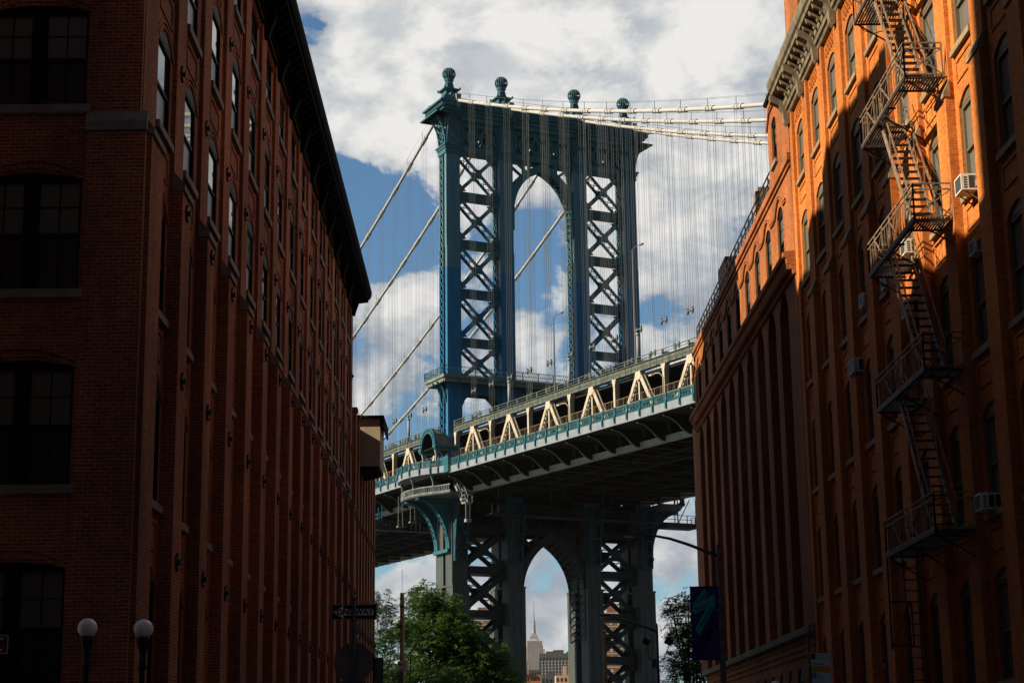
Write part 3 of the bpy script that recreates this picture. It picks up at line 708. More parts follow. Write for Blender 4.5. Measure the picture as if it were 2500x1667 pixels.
b = MB(); b.prism([(-0.21+0.045*math.cos(R(30*k)), 3.40+0.045*math.sin(R(30*k))) for k in range(12)], 'y', 0.078, 0.083); b.box(-0.25, 0.21, 0.078, 0.083, 3.05, 3.33); b.build('sticker', mat('sticker_grey', (0.11, 0.12, 0.12), 0.6), t)
b = MB(); b.quad((0.045, 0.02, 4.16), (0.09, 0.12, 4.19), (0.09, 0.12, 4.50), (0.045, 0.02, 4.47)); b.quad((0.052, 0.015, 4.20), (0.086, 0.105, 4.22), (0.086, 0.105, 4.46), (0.052, 0.015, 4.44)); b.mi = [0, 1]
b.build('side_sign', [M_SIGNW, M_ALU], t, fix=False)

# red sign at the left edge
t = thing('parking_sign', 'red and white kerbside sign cut by the left edge', 'sign', (-7.70, 28, 0))
mb = MB(); mb.tube([(0, 0.04, 0), (0, 0.04, 3.8)], 0.03, 8); mb.build('post', M_POLE, t)
mb = MB(); mb.box(-0.24, 0.245, 0, 0.006, 3.44, 3.72); o = mb.build('sign_plate', M_RED, t)
mb = MB()
for x0, x1, z0, z1 in ((-0.24, 0.245, 3.712, 3.72), (-0.24, 0.245, 3.44, 3.448), (0.237, 0.245, 3.448, 3.712), (-0.24, -0.232, 3.448, 3.712)): mb.box(x0, x1, -0.004, -0.001, z0, z1)
mb.prism([(-0.1, 3.505), (0.13, 3.505), (0.13, 3.52), (0.165, 3.497), (0.13, 3.474), (0.13, 3.489), (-0.1, 3.489)], 'y', -0.004, -0.001)
mb.build('border', M_SIGNW, o)
text('ING', 0.052, (0.13, -0.004, 3.665), TOCAM, M_SIGNW, 'lettering', o, 0.001, 0.001)

# cobra head street lamps
def cobra(name, loc, zp, arm_pts, head, label, extra=None):
    t = thing(name, label, 'street lamp', loc, 0, 'tall street lamps on the right pavement')
    mb = MB(); mb.tube([(0, 0, 0), (0, 0, 0.6), (0, 0, zp)], [0.15, 0.12, 0.075], 10); mb.lathe([(0.03, zp), (0.05, zp+0.06), (0.01, zp+0.14)], 0, 0, 8); mb.build('pole', M_POLE, t, smooth=True)
    mb = MB(); mb.tube(arm_pts, [0.065-0.025*i/(len(arm_pts)-1) for i in range(len(arm_pts))], 8); mb.build('arm', M_POLE, t, smooth=True)
    hx, hz, L = head
    mb = MB(); mb.prism([(hx, hz-0.06), (hx-0.42, hz-0.05), (hx-0.75, hz-0.035), (hx-0.78, hz+0.0), (hx-0.42, hz+0.035), (hx-0.36, hz+0.1), (hx, hz+0.09)], 'y', -0.13, 0.13); o = mb.build('lamp_head', M_POLE, t)
    mb = MB(); mb.box(hx-0.72, hx-0.40, -0.1, 0.1, hz-0.075, hz-0.051); mb.build('lens', mat('lamp_lens', (0.25, 0.26, 0.25), 0.3), o)
    return t
t = cobra('street_lamp', (7.60, 60, 0.13), 8.5, [(0, 0, 8.22), (-0.5, 0, 8.42), (-1.0, 0, 8.62), (-1.6, 0, 8.82), (-2.1, 0, 8.92), (-2.45, 0, 8.95)], (-2.42, 8.97, 0.8), 'tall curved arm street lamp holding the blue banner by the arcaded building')
mb = MB()
for z in (6.35, 6.6): mb.box(-0.16, 0.12, -0.1, 0.1, z, z+0.08)
mb.build('clamp', M_POLE, t)
# banner hangs on the lamp
M_NAVY = mottled('navy_banner_cloth', [(0.025, 0.026, 0.22), (0.05, 0.04, 0.30)], 2.5, 0.8)
M_TEAL = mat('teal_print', (0.03, 0.46, 0.55), 0.8); M_INK = mat('dark_print', (0.004, 0.004, 0.016), 0.8)
bn = thing('street_banner', 'navy and teal banner with slanted lettering hanging from the tall street lamp', 'banner', (6.6, 59.95, 4.93))
mb = MB(); nx, nz = 8, 20
for i in range(nx+1):
    for j in range(nz+1): pass
vs = []; W_, H_ = 0.94, 2.40
def bw(x, z): return 0.02*math.sin(z*3.1+x*4)+0.012*math.sin(x*9+z)
mb.add([(W_*i/nx, bw(W_*i/nx, H_*j/nz), H_*j/nz) for j in range(nz+1) for i in range(nx+1)], [(j*(nx+1)+i, j*(nx+1)+i+1, (j+1)*(nx+1)+i+1, (j+1)*(nx+1)+i) for j in range(nz) for i in range(nx)])
o = mb.build('cloth', M_NAVY, bn, smooth=True, fix=False)
mb = MB(); mb.bar((-0.02, 0, H_), (1.0, 0, H_), 0.03, 0.03); mb.bar((-0.02, 0, 0), (1.0, 0, 0), 0.03, 0.03); mb.build('rod', M_DKPOLE, bn)
def px2(x, y): return ((x-95)/640*0.94, H_-(y-115)/1390*H_)
mb = MB()
for poly in ([(400,160),(495,240),(400,370),(640,250),(655,480),(265,1045),(175,935),(450,520),(180,640),(145,600),(140,455),(215,380)],):
    pts = [px2(*p) for p in poly]; mb.prism(pts, 'y', -0.042, -0.040)
mb.build('teal_shape', M_TEAL, o)
for s_, pos, ang, sz in (('Bridges', (335, 340), 47, 0.15), ('Beaches', (345, 500), 27, 0.15), ('Belgian Blocks', (440, 680), 56, 0.145)):
    x, z = px2(*pos); text(s_, sz, (x, -0.045, z), (R(90), -R(ang), 0), M_INK, 'lettering', o, 0.001, 0.002, sx=0.92)
x, z = px2(440, 1070); text('DUMBO', 0.36, (x, -0.045, z), (R(90), -R(56), 0), M_INK, 'lettering', o, 0.001, 0.004, sx=0.9)

t = cobra('street_lamp', (8.64, 95, 0.13), 8.5, [(0, 0, 8.2), (-0.6, 0, 8.42), (-1.3, 0, 8.68), (-2.0, 0, 8.92), (-2.35, 0, 9.0)], (-2.3, 9.04, 0.8), 'farther curved arm street lamp with two floodlights before the green tree')
for hx in (-0.85, 0.35):
    mb = MB(); mb.prism([(hx, 7.6), (hx+0.35, 7.42), (hx+0.5, 7.7), (hx+0.15, 7.9)], 'y', -0.22, 0.1); mb.tube([(0, 0, 6.6), (hx*0.6+0.1, 0, 6.75), (hx+0.3, 0, 7.5)], 0.025, 6); mb.build('floodlight', M_DKPOLE, t)
mb = MB(); mb.box(-0.32, -0.08, -0.1, 0.12, 6.3, 6.75); mb.tube([(0, 0, 8.6), (0.2, 0, 8.45), (0.25, 0, 8.1), (0.05, 0, 7.9)], 0.012, 5); mb.build('control_box', M_POLE, t)

t = thing('utility_pole', 'yellowed wooden pole standing left of the leafy green tree', 'pole', (-4.97, 100, 0))
mb = MB(); mb.tube([(0, 0, 0), (0, 0, 10.95)], [0.17, 0.12], 10); mb.build('pole', M_WOODP, t, smooth=True)
mb = MB(); mb.box(-0.2, 0.0, -0.2, -0.1, 9.0, 9.2); mb.tube([(0, 0, 10.95), (0, 0, 12.3)], 0.01, 4); mb.box(-0.14, 0.14, -0.14, 0.14, 10.2, 10.26); mb.build('fittings', M_POLE, t)
mb = MB(); mb.box(-0.24, 0.26, -0.2, -0.18, 6.72, 7.22); o = mb.build('parking_regulation_sign', M_SIGNW, t)
mb = MB(); mb.prism([(-0.11+0.09*math.cos(R(30*k)), 7.05+0.09*math.sin(R(30*k))) for k in range(12)], 'y', -0.206, -0.201); mb.build('red_symbol', M_RED, o)
mb = MB()
for z in (7.1, 7.0, 6.9): mb.box(0.03, 0.2, -0.206, -0.201, z, z+0.035)
mb.box(-0.2, 0.2, -0.206, -0.201, 6.76, 6.79); mb.build('print', M_SIGNK, o)
mb = MB(); mb.box(-0.22, 0.08, -0.2, -0.18, 5.6, 6.66); mb.build('lower_sign', M_ALU, t)
t = thing('utility_pole', 'thin pale wooden pole seen against the right legs of the bridge tower', 'pole', (6.2, 100, 0))
mb = MB(); mb.tube([(0, 0, 0), (0, 0, 8.75)], [0.14, 0.10], 10); mb.build('pole', M_WOODP, t, smooth=True)
mb = MB(); mb.bar((0, -0.12, 8.3), (0.7, -0.12, 8.35), 0.08, 0.08); mb.box(0.5, 0.75, -0.2, 0, 8.1, 8.4); mb.build('crossarm', M_POLE, t)
t = thing('sign_post', 'leaning thin post beside the yellowed wooden pole', 'post', (-4.35, 98, 0))
mb = MB(); mb.tube([(-0.25, 0, 0), (-0.05, 0, 7.5), (0.0, 0, 7.75)], 0.035, 8); mb.bar((0, 0, 7.75), (0.7, 0, 7.72), 0.04, 0.04); mb.build('post', M_POLE, t)

t = thing('vertical_banner', 'narrow green and blue banner at the foot of the shaded brick wall', 'banner', (-4.36, 70, 0))
mb = MB(); mb.tube([(-0.2, 0, 0), (-0.2, 0, 5.8)], 0.04, 8); mb.build('post', M_DKPOLE, t)
mb = MB(); mb.box(-0.165, 0.165, -0.01, 0.01, 4.78, 5.72); o = mb.build('green_cloth', mat('sage_print', (0.05, 0.12, 0.09), 0.8), t)
mb = MB(); mb.box(-0.165, 0.165, -0.01, 0.01, 3.9, 4.775); mb.build('blue_cloth', mat('blue_print', (0.03, 0.09, 0.14), 0.8), t)
text('HISTORY', 0.17, (0.0, -0.014, 5.25), (R(90), R(90), 0), mat('pale_print', (0.14, 0.2, 0.16), 0.8), 'lettering', o, 0.001, 0.002)

# bus stop sign
t = thing('bus_stop_sign', 'tall bus stop sign with white, yellow and pale blue panels', 'sign', (6.98, 40, 0))
mb = MB(); mb.tube([(0, 0, 0), (0, 0, 4.35)], 0.033, 10); mb.lathe([(0.04, 4.33), (0.035, 4.38), (0.005, 4.4)], 0, 0, 8); mb.build('post', M_POLE, t, smooth=True)
mb = MB(); mb.prism([(0.04, 3.70), (0.455, 3.67), (0.455, 3.965), (0.04, 3.985)], 'y', -0.006, 0.006); o = mb.build('top_panel', M_SIGNB, t)
mb = MB(); mb.box(0.05, 0.14, -0.011, -0.007, 3.84, 3.965); mb.bar((0.06, -0.009, 3.75), (0.30, -0.009, 3.73), 0.004, 0.016, (0, 0, 1)); mb.prism([(0.29, 3.75), (0.33, 3.728), (0.29, 3.708)], 'y', -0.012, -0.007); mb.build('symbols', M_SIGNK, o)
text('Bedford', 0.045, (0.16, -0.012, 3.92), TOCAM, M_SIGNK, 'lettering', o, 0.001, 0, 'LEFT'); text('& Jewel Hub', 0.045, (0.16, -0.012, 3.86), TOCAM, M_SIGNK, 'lettering', o, 0.001, 0, 'LEFT')
mb = MB(); mb.prism([(0.04, 3.575), (0.455, 3.55), (0.455, 3.665), (0.04, 3.695)], 'y', -0.006, 0.006); mb.build('yellow_panel', M_SIGNY, t)
mb = MB(); mb.prism([(0.04, 3.0), (0.455, 3.0), (0.455, 3.545), (0.04, 3.57)], 'y', -0.006, 0.006); o = mb.build('lower_panel', M_SIGNB, t)
mb = MB(); mb.box(0.045, 0.14, -0.011, -0.007, 3.44, 3.555)
mb.build('symbols', M_SIGNK, o)
text('2', 0.13, (0.09, -0.013, 3.497), TOCAM, M_SIGNW, 'lettering', o, 0.001, 0.002)
for k, s_ in enumerate(('Bus', 'Stand', 'Parking')): text(s_, 0.045, (0.155, -0.012, 3.53-k*0.05), TOCAM, M_SIGNK, 'lettering', o, 0.001, 0, 'LEFT')
# one way sign seen edge on at the right
t = thing('sign_post', 'dark post with a small foreshortened one way sign at bottom right', 'sign post', (8.26, 38, 0))
mb = MB(); mb.tube([(0, 0, 0), (0, 0, 3.85)], 0.028, 8); mb.build('post', M_POLE, t)
def ow(u, z, d=0): return (-0.25+u*0.23, -0.9+u*0.9+0, z)
def owp(pts, off): 
    n = Vector((-0.9, 0.23, 0)).normalized()*(-off); m_ = MB(); m_.quad(*[Vector(ow(u, z))-n for u, z in pts]); return m_
m_ = owp([(0, 3.38), (1, 3.38), (1, 3.69), (0, 3.69)], 0.03); o = m_.build('one_way_sign', M_SIGNK, t, fix=False)
m_ = owp([(0.08, 3.47), (0.72, 3.47), (0.72, 3.42), (0.96, 3.535), (0.72, 3.65), (0.72, 3.60), (0.08, 3.60)], 0.02); m2 = m_.build('white_arrow', M_SIGNW, o, fix=False)

# ------------------------------------------------------------------ trees
M_LEAF = [mottled('leaf_'+n, c, 0.9, 0.6, coord='World', lo=0.3, hi=0.7) for n, c in (('green', [(0.018, 0.048, 0.012), (0.042, 0.105, 0.022), (0.07, 0.15, 0.03)]), ('dark', [(0.013, 0.032, 0.012), (0.03, 0.068, 0.02)]))]
for m_ in M_LEAF:
    b = m_.node_tree.nodes['Principled BSDF']
    tr = m_.node_tree.nodes.new('ShaderNodeBsdfTranslucent'); tr.inputs[0].default_value = (0.09, 0.20, 0.03, 1)
    ms = m_.node_tree.nodes.new('ShaderNodeMixShader'); ms.inputs[0].default_value = 0.30
    ou = m_.node_tree.nodes['Material Output']; m_.node_tree.links.new(b.outputs[0], ms.inputs[1]); m_.node_tree.links.new(tr.outputs[0], ms.inputs[2]); m_.node_tree.links.new(ms.outputs[0], ou.inputs[0])
M_BARK = mottled('bark', [(0.05, 0.04, 0.03), (0.11, 0.09, 0.07)], 4, 0.95, stretch=(1, 1, 0.3))
def tree(name, label, loc, lobes, mats, n, size, seed, trunk_r=0.22, group='trees beyond the warehouses'):
    rr = random.Random(seed); t = thing(name, label, 'tree', loc, 0, group)
    L = Vector(loc); mb = MB(); zl = min(c[2] for c, r, w in lobes)
    top = max(c[2] for c, r, w in lobes); cx = sum(c[0] for c, r, w in lobes)/len(lobes)-loc[0]
    fork = (cx*0.3, 0, zl*0.55)
    mb.tube([(0, 0, 0), (fork[0]*0.5, 0.05, fork[2]*0.5), fork], [trunk_r*1.3, trunk_r, trunk_r*0.8], 9)
    for c, r, w in lobes:
        q = Vector(c)-L; m1 = Vector(fork).lerp(q, 0.5)+Vector((rr.uniform(-.3, .3), rr.uniform(-.3, .3), 0.3))
        mb.tube([fork, m1, q], [trunk_r*0.55, trunk_r*0.35, trunk_r*0.12], 6)
        for k in range(5):
            e_ = q+Vector((rr.uniform(-1, 1)*r[0], rr.uniform(-1, 1)*r[1], rr.uniform(-.3, 1)*r[2]))*0.8
            mb.tube([m1.lerp(q, 0.6), (m1+e_)/2+Vector((0, 0, .2)), e_], [trunk_r*0.2, trunk_r*0.12, 0.015], 5)
    mb.build('trunk', M_BARK, t, smooth=True, fix=False)
    vs = []; fs = []
    tw = sum(w for c, r, w in lobes)
    for c, r, w in lobes:
        for _ in range(int(n*w/tw)):
            u = rr.random()**0.45; a = rr.uniform(0, 2*math.pi); zc = rr.uniform(-1, 1); s_ = math.sqrt(1-zc*zc)
            wob = 1+0.25*math.sin(a*3+zc*5+c[0]*7)+0.15*math.sin(a*7+c[2]*3)
            p = Vector((c[0]+r[0]*u*s_*math.cos(a)*wob, c[1]+r[1]*u*s_*math.sin(a)*wob, c[2]+r[2]*u*zc*wob))-L
            # a compound leaf: a drooping spray of leaflets
            d = Vector((s_*math.cos(a), s_*math.sin(a), 0.25+rr.uniform(-.5, .3))).normalized()
            d = (d+Vector((rr.gauss(0, .5), rr.gauss(0, .5), rr.gauss(0, .3)))).normalized()
            sd = d.cross(Vector((0, 0, 1))).normalized()
            k = rr.randint(4, 6)
            for i in range(k):
                q = p+d*(size*(0.35+0.4*i))+Vector((0, 0, -0.10*size*i*i*0.5))
                for sg in (-1, 1):
                    ax = (sd*sg*0.85+d*0.35+Vector((0, 0, -0.25+rr.gauss(0, .25)))).normalized()*size*rr.uniform(.7, 1.2)
                    wd_ = d*size*0.16+Vector((0, 0, size*rr.gauss(0, .08)))
                    b0 = len(vs); vs += [q-wd_*0.3, q+ax*0.5-wd_, q+ax, q+ax*0.5+wd_]; fs.append((b0, b0+1, b0+2, b0+3))
    me = bpy.data.meshes.new('crown'); me.from_pydata([tuple(v) for v in vs], [], fs)
    for m_ in mats: me.materials.append(m_)
    if len(mats) > 1: me.polygons.foreach_set('material_index', [1 if rr.random() < 0.4 else 0 for _ in fs])
    inst(me, 'crown', t); return t
tree('street_tree', 'largest leafy green tree in front of the near leg of the bridge tower', (-3.6, 125, 0),
     [((-4.7, 125, 12.6), (1.1, 1.5, 1.1), 1.0), ((-3.3, 125, 12.0), (1.2, 1.5, 1.2), 1.1), ((-5.6, 125, 10.8), (1.0, 1.5, .9), .7), ((-4.2, 124.5, 10.2), (2.0, 2, 1.6), 1.8), ((-2.3, 125, 10.3), (1.6, 2, 1.3), 1.4),
      ((-0.6, 125, 8.8), (1.6, 2, 1.3), 1.3), ((0.7, 125.3, 7.2), (1.1, 1.6, 1.3), .9), ((-5.2, 125, 8.2), (2.0, 2, 1.5), 1.5), ((-2.6, 124.5, 7.8), (2.4, 2, 1.8), 2.0), ((-6.3, 125, 6.6), (1.6, 2, 1.6), 1.2), ((0.6, 125, 5.6), (1.6, 2, 1.2), 1.0), ((-3.0, 125, 5.6), (3, 2.2, 1.6), 1.6)], M_LEAF, 7000, 0.26, 3)
tree('street_tree', 'thin sparse tree between the brick annex and the wooden pole', (-8.2, 118, 0),
     [((-8.2, 118, 12.2), (.7, 1, 1.0), .5), ((-7.0, 118, 11.6), (.6, 1, 1.1), .5), ((-6.2, 118, 10.0), (.9, 1, .9), .7), ((-7.6, 118, 9.2), (1.2, 1.4, 1.6), 1.0), ((-8.0, 118, 7.0), (1.6, 1.4, 1.6), 1.2), ((-6.6, 118, 7.4), (.9, 1.2, 1.0), .5), ((-7.0, 118, 5.4), (1.8, 1.4, 1.2), 1.2)], M_LEAF[1:], 1900, 0.20, 5, 0.15)
tree('street_tree', 'feathery green tree left of the banner at right', (12.3, 110, 0),
     [((11.0, 110, 10.7), (.45, .8, .8), .35), ((12.0, 110, 10.9), (.7, 1, .9), .6), ((12.9, 110, 10.4), (.9, 1, 1.0), .8), ((11.4, 110, 9.3), (.7, 1, .8), .6), ((12.3, 110, 8.8), (1.2, 1.3, 1.2), 1.2), ((11.6, 110, 7.4), (1.3, 1.3, 1.1), 1.2), ((12.8, 110, 7.0), (1.4, 1.3, 1.4), 1.2), ((11.3, 110, 5.6), (1.6, 1.4, 1.2), 1.3), ((13.0, 110, 5.0), (1.4, 1.4, 1.2), 1.0)], M_LEAF, 3000, 0.19, 9, 0.17)
tree('round_tree', 'dark round crowned tree low in front of the large green tree', (-2.75, 112, 0),
     [((-2.75, 112, 6.2), (1.35, 1.2, 1.3), 1.0), ((-2.2, 112, 5.2), (1.3, 1.2, 1.0), .8), ((-3.3, 112, 5.2), (1.2, 1.2, 1.0), .8)], M_LEAF[1:], 2400, 0.16, 11, 0.12)
tree('park_tree', 'low bright green treetop at the foot of the open arch of the tower', (1.8, 170, 0),
     [((1.4, 170, 8.4), (1.2, 1.2, 1.0), 1), ((2.8, 170, 8.3), (.9, 1.2, .7), .7), ((0.2, 170, 7.6), (1.2, 1.2, .9), .8), ((1.6, 170, 7), (2, 1.6, 1.2), 1)], M_LEAF[:1], 900, 0.2, 13, 0.15)

# ------------------------------------------------------------------ suspension bridge
# local frame: x across the bridge (towards its right side), y along it away from the camera, z up
BR = thing('suspension_bridge', 'blue steel suspension bridge with tall arched tower and white cables crossing behind the street', 'bridge', (7.65, 250.99, 0), math.atan2(0.440, 0.898))
def steel(name, up, blue, low, rust):
    m = mat(name, blue, 0.55, 0, 0.35); nd, lk, b = nodes(m)
    t = nd.new('ShaderNodeTexCoord'); sp = nd.new('ShaderNodeSeparateXYZ'); lk.new(t.outputs['Object'], sp.inputs[0])
    n = nd.new('ShaderNodeTexNoise'); n.inputs['Scale'].default_value = 1.1; n.inputs['Detail'].default_value = 8; n.inputs['Roughness'].default_value = 0.65
    mp = nd.new('ShaderNodeMapping'); mp.inputs['Scale'].default_value = (1.5, 1.5, 0.22); lk.new(t.outputs['Object'], mp.inputs[0]); lk.new(mp.outputs[0], n.inputs['Vector'])
    def gt(v):
        q = nd.new('ShaderNodeMath'); q.operation = 'GREATER_THAN'; lk.new(sp.outputs[2], q.inputs[0]); q.inputs[1].default_value = v; return q.outputs[0]
    def mixc(f, a, c):
        q = nd.new('ShaderNodeMix'); q.data_type = 'RGBA'
        if isinstance(f, float): q.inputs[0].default_value = f
        else: lk.new(f, q.inputs[0])
        for i, v in ((6, a), (7, c)):
            if isinstance(v, tuple): q.inputs[i].default_value = (*v, 1)
            else: lk.new(v, q.inputs[i])
        return q.outputs[2]
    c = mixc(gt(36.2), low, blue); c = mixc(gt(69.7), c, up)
    r = nd.new('ShaderNodeMapRange'); lk.new(n.outputs[0], r.inputs[0]); r.inputs[1].default_value = 0.3; r.inputs[2].default_value = 0.7; r.inputs[3].default_value = 0.72; r.inputs[4].default_value = 1.2
    vs = nd.new('ShaderNodeVectorMath'); vs.operation = 'SCALE'; lk.new(c, vs.inputs[0]); lk.new(r.outputs[0], vs.inputs['Scale'])
    n2 = nd.new('ShaderNodeTexNoise'); n2.inputs['Scale'].default_value = 2.2; n2.inputs['Detail'].default_value = 6; lk.new(mp.outputs[0], n2.inputs['Vector'])
    rr = nd.new('ShaderNodeMapRange'); lk.new(n2.outputs[0], rr.inputs[0]); rr.inputs[1].default_value = 0.54; rr.inputs[2].default_value = 0.68; rr.inputs[3].default_value = 0.0
    lg = nd.new('ShaderNodeMath'); lg.operation = 'LESS_THAN'; lk.new(sp.outputs[2], lg.inputs[0]); lg.inputs[1].default_value = 36.2
    am_ = nd.new('ShaderNodeMath'); am_.operation = 'MULTIPLY_ADD'; lk.new(lg.outputs[0], am_.inputs[0]); am_.inputs[1].default_value = rust; am_.inputs[2].default_value = 0.12
    lk.new(am_.outputs[0], rr.inputs[4])
    lk.new(mixc(rr.outputs[0], vs.outputs[0], (0.10, 0.042, 0.015)), b.inputs['Base Color'])
    return m
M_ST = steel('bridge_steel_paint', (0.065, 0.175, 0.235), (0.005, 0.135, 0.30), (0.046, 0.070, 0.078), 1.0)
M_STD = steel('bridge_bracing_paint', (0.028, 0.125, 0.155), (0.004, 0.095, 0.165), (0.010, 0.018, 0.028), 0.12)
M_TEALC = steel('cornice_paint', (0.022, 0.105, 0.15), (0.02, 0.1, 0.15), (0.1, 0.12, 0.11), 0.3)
M_CREAM = mottled('rusting_cream_paint', [(0.22, 0.12, 0.06), (0.34, 0.30, 0.23), (0.42, 0.40, 0.34)], 1.3, 0.6, stretch=(1.5, 1.5, 0.5), lo=0.28, hi=0.5)
M_FASC = mottled('pale_blue_grey_paint', [(0.15, 0.19, 0.24), (0.21, 0.255, 0.30)], 0.8, 0.5)
M_GREENG = mottled('grey_green_paint', [(0.09, 0.125, 0.115), (0.17, 0.205, 0.185)], 0.9, 0.6)
M_CHORD = mottled('green_grey_chord_paint', [(0.045, 0.062, 0.056), (0.10, 0.125, 0.112)], 1.2, 0.6)
M_BALC = mottled('rusty_blue_grey_paint', [(0.10, 0.06, 0.035), (0.085, 0.115, 0.125), (0.15, 0.19, 0.205)], 1.4, 0.6, lo=0.3, hi=0.6)
M_PALEG = mottled('pale_green_grey_paint', [(0.22, 0.26, 0.235), (0.30, 0.34, 0.31)], 0.9, 0.6)
M_UNDER = mottled('shade_black_steel', [(0.007, 0.009, 0.009), (0.018, 0.021, 0.020)], 0.7, 0.8)  # near-black holds the shade under the deck and inside hollow parts
M_BLUEF = mottled('blue_fence_paint', [(0.012, 0.085, 0.125), (0.025, 0.13, 0.175)], 2, 0.5)
M_BLUED = mottled('shaded_blue_paint', [(0.006, 0.045, 0.075), (0.014, 0.075, 0.11)], 1.5, 0.55)  # darker copy of the fence blue, for parts out of the sun
M_CABLE = mottled('cream_cable_wrap', [(0.33, 0.35, 0.36), (0.42, 0.44, 0.45)], 2.0, 0.6)
M_ROPE = mat('grey_wire_rope', (0.095, 0.12, 0.13), 0.6)
M_TANF = mat('tan_wire_mesh', (0.30, 0.24, 0.17), 0.7)

CS = [-14.57, -6.1, 6.1, 14.57]
def hd(z): return 1.15+0.007*(93-z) if z > 53 else (1.45 if z > 37.2 else 2.45+0.03*(37-z))
def zig(mb, s, y0, y1, z0, z1, pitch, w=0.13, t=0.06):
    n = max(1, round((z1-z0)/pitch)); dz = (z1-z0)/n
    for k in range(n):
        a, b = z0+k*dz, z0+(k+1)*dz
        mb.bar((s, y0, a), (s, y1, b), t, w, (1, 0, 0)) if False else mb.bar((s, y0, a), (s, y1, b), w, t, (1, 0, 0))
        mb.bar((s, y1, a), (s, y0, b), w, t, (1, 0, 0))
for c in CS:
    mb = MB(); core = MB()
    for z0, z1, hw in ((53.0, 92.6, 1.08), (36.9, 53.0, 1.1)):
        for (a, b) in ((z0, (z0+z1)/2), ((z0+z1)/2, z1)):
            h = hd((a+b)/2)
            mb.box(c-hw, c+hw, -h, -h+0.62, a, b)                   # near plate
            mb.box(c-hw, c+hw, h-0.16, h, a, b); 
            for sg in (-1, 1):
                mb.box(c+sg*hw-0.08*sg-0.08, c+sg*hw-0.08*sg+0.08, -0.04, 0.08, a, b)
                zig(mb, c+sg*(hw-0.05), 0.06, h-0.16, a, b, 1.15, 0.10)
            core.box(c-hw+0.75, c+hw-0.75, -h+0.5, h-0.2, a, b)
            mb.box(c-0.06, c+0.06, -h-0.05, -h+0.1, a, b)
    for z0, z1 in ((25, 37.2), (12, 25), (0, 12)):
        hw = 1.15 if z0 == 25 else (1.25 if z0 == 12 else 1.45); h = hd((z0+z1)/2)
        mb.box(c-hw, c+hw, -h, -h+2.1, z0, z1); mb.box(c-hw, c+hw, h-2.4, h, z0, z1)
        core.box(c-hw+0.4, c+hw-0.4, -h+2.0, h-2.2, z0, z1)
        for x in (-0.45, 0.45): mb.box(c+x*hw-0.05, c+x*hw+0.05, -h-0.08, -h+0.05, z0, z1)
        mb.box(c-hw-0.06, c+hw+0.06, -h-0.1, h+0.06, z1-0.12, z1+0.12)
    o = mb.build('tower_leg', M_ST, BR); core.build('shade_core', M_UNDER, o)  # near-black core stands in for shade behind the lattice
    # band and flared bracketed capital
    mb = MB()
    mb.box(c-1.35, c+1.35, -1.5, 1.5, 87.35, 88.0); mb.box(c-1.5, c+1.5, -1.7, 1.7, 87.7, 87.9); mb.box(c-1.22, c+1.22, -1.35, 1.35, 86.6, 87.35)
    for sg in (-1, 1):
        pts = [(1.1, 88.0), (1.2, 89.2), (1.5, 90.4), (2.0, 91.4), (2.7, 92.3)]
        if (c < -10 and sg < 0) or (c > 10 and sg > 0) or True:
            for yy in (-1.1, 1.1):
                for p, q in zip(pts[:-1], pts[1:]):
                    mb.bar((c+sg*p[0], yy, p[1]), (c+sg*q[0], yy, q[1]), 0.22, 0.22)
                    mb.bar((c+sg*(p[0]-0.55), yy, p[1]), (c+sg*q[0], yy, q[1]), 0.12, 0.12)
                    mb.bar((c+sg*p[0], yy, p[1]), (c+sg*(q[0]-0.55), yy, q[1]), 0.12, 0.12)
            for p, q in zip(pts[:-1], pts[1:]):
                mb.bar((c+sg*p[0], -1.1, p[1]), (c+sg*q[0], 1.1, q[1]), 0.12, 0.1); mb.bar((c+sg*p[0], 1.1, p[1]), (c+sg*q[0], -1.1, q[1]), 0.12, 0.1)
    for sg in (-1, 1):      # brackets projecting along the bridge
        for p, q in zip([(1.2, 88.0), (1.35, 89.5), (1.8, 91), (2.6, 92.3)], [(1.35, 89.5), (1.8, 91), (2.6, 92.3), (3.0, 92.6)]):
            for x in (-0.9, 0.9):
                mb.bar((c+x, sg*p[0], p[1]), (c+x, sg*q[0], q[1]), 0.2, 0.2)
            mb.bar((c-.9, sg*p[0], p[1]), (c+.9, sg*q[0], q[1]), 0.12, 0.1); mb.bar((c+.9, sg*p[0], p[1]), (c-.9, sg*q[0], q[1]), 0.12, 0.1)
    mb.build('capital', M_TEALC, BR)
    # finial with saddle housing and openwork ball
    mb = MB()
    def sq(h, z): return (h*math.sqrt(2), z)
    mb.lathe([sq(1.55, 94.3), sq(1.45, 94.6), sq(1.08, 95.0), sq(0.88, 95.6), sq(0.84, 96.3)], c, 0, 4, math.pi/4)
    mb.lathe([sq(1.0, 96.3), sq(1.25, 96.42), sq(1.25, 96.56), sq(0.95, 96.68)], c, 0, 4, math.pi/4)
    mb.lathe([sq(0.72, 96.65), sq(0.52, 97.0), sq(0.44, 97.6)], c, 0, 4, math.pi/4)
    mb.lathe([(0.62, 97.55), (0.5, 97.75), (0.66, 98.0), (0.72, 98.25)], c, 0, 14)
    for x in (-1.2, 1.2):
        for y in (-1.2, 1.2): mb.lathe([(0.05, 96.4), (0.16, 96.5), (0.16, 96.7), (0.03, 96.85)], c+x, y, 8)
    mb.lathe([sq(1.1, 94.3), sq(0.75, 94.9), sq(0.5, 95.7)], c, -1.3, 4, math.pi/4)
    mb.tube([(c, -1.6, 94.85), (c, -2.4, 94.6)], 0.5, 14); mb.tube([(c, -2.3, 94.66), (c, -2.5, 94.6)], 0.62, 14)
    o = mb.build('finial', M_TEALC, BR)
    mb = MB(); rb = 0.95; zc = 99.05
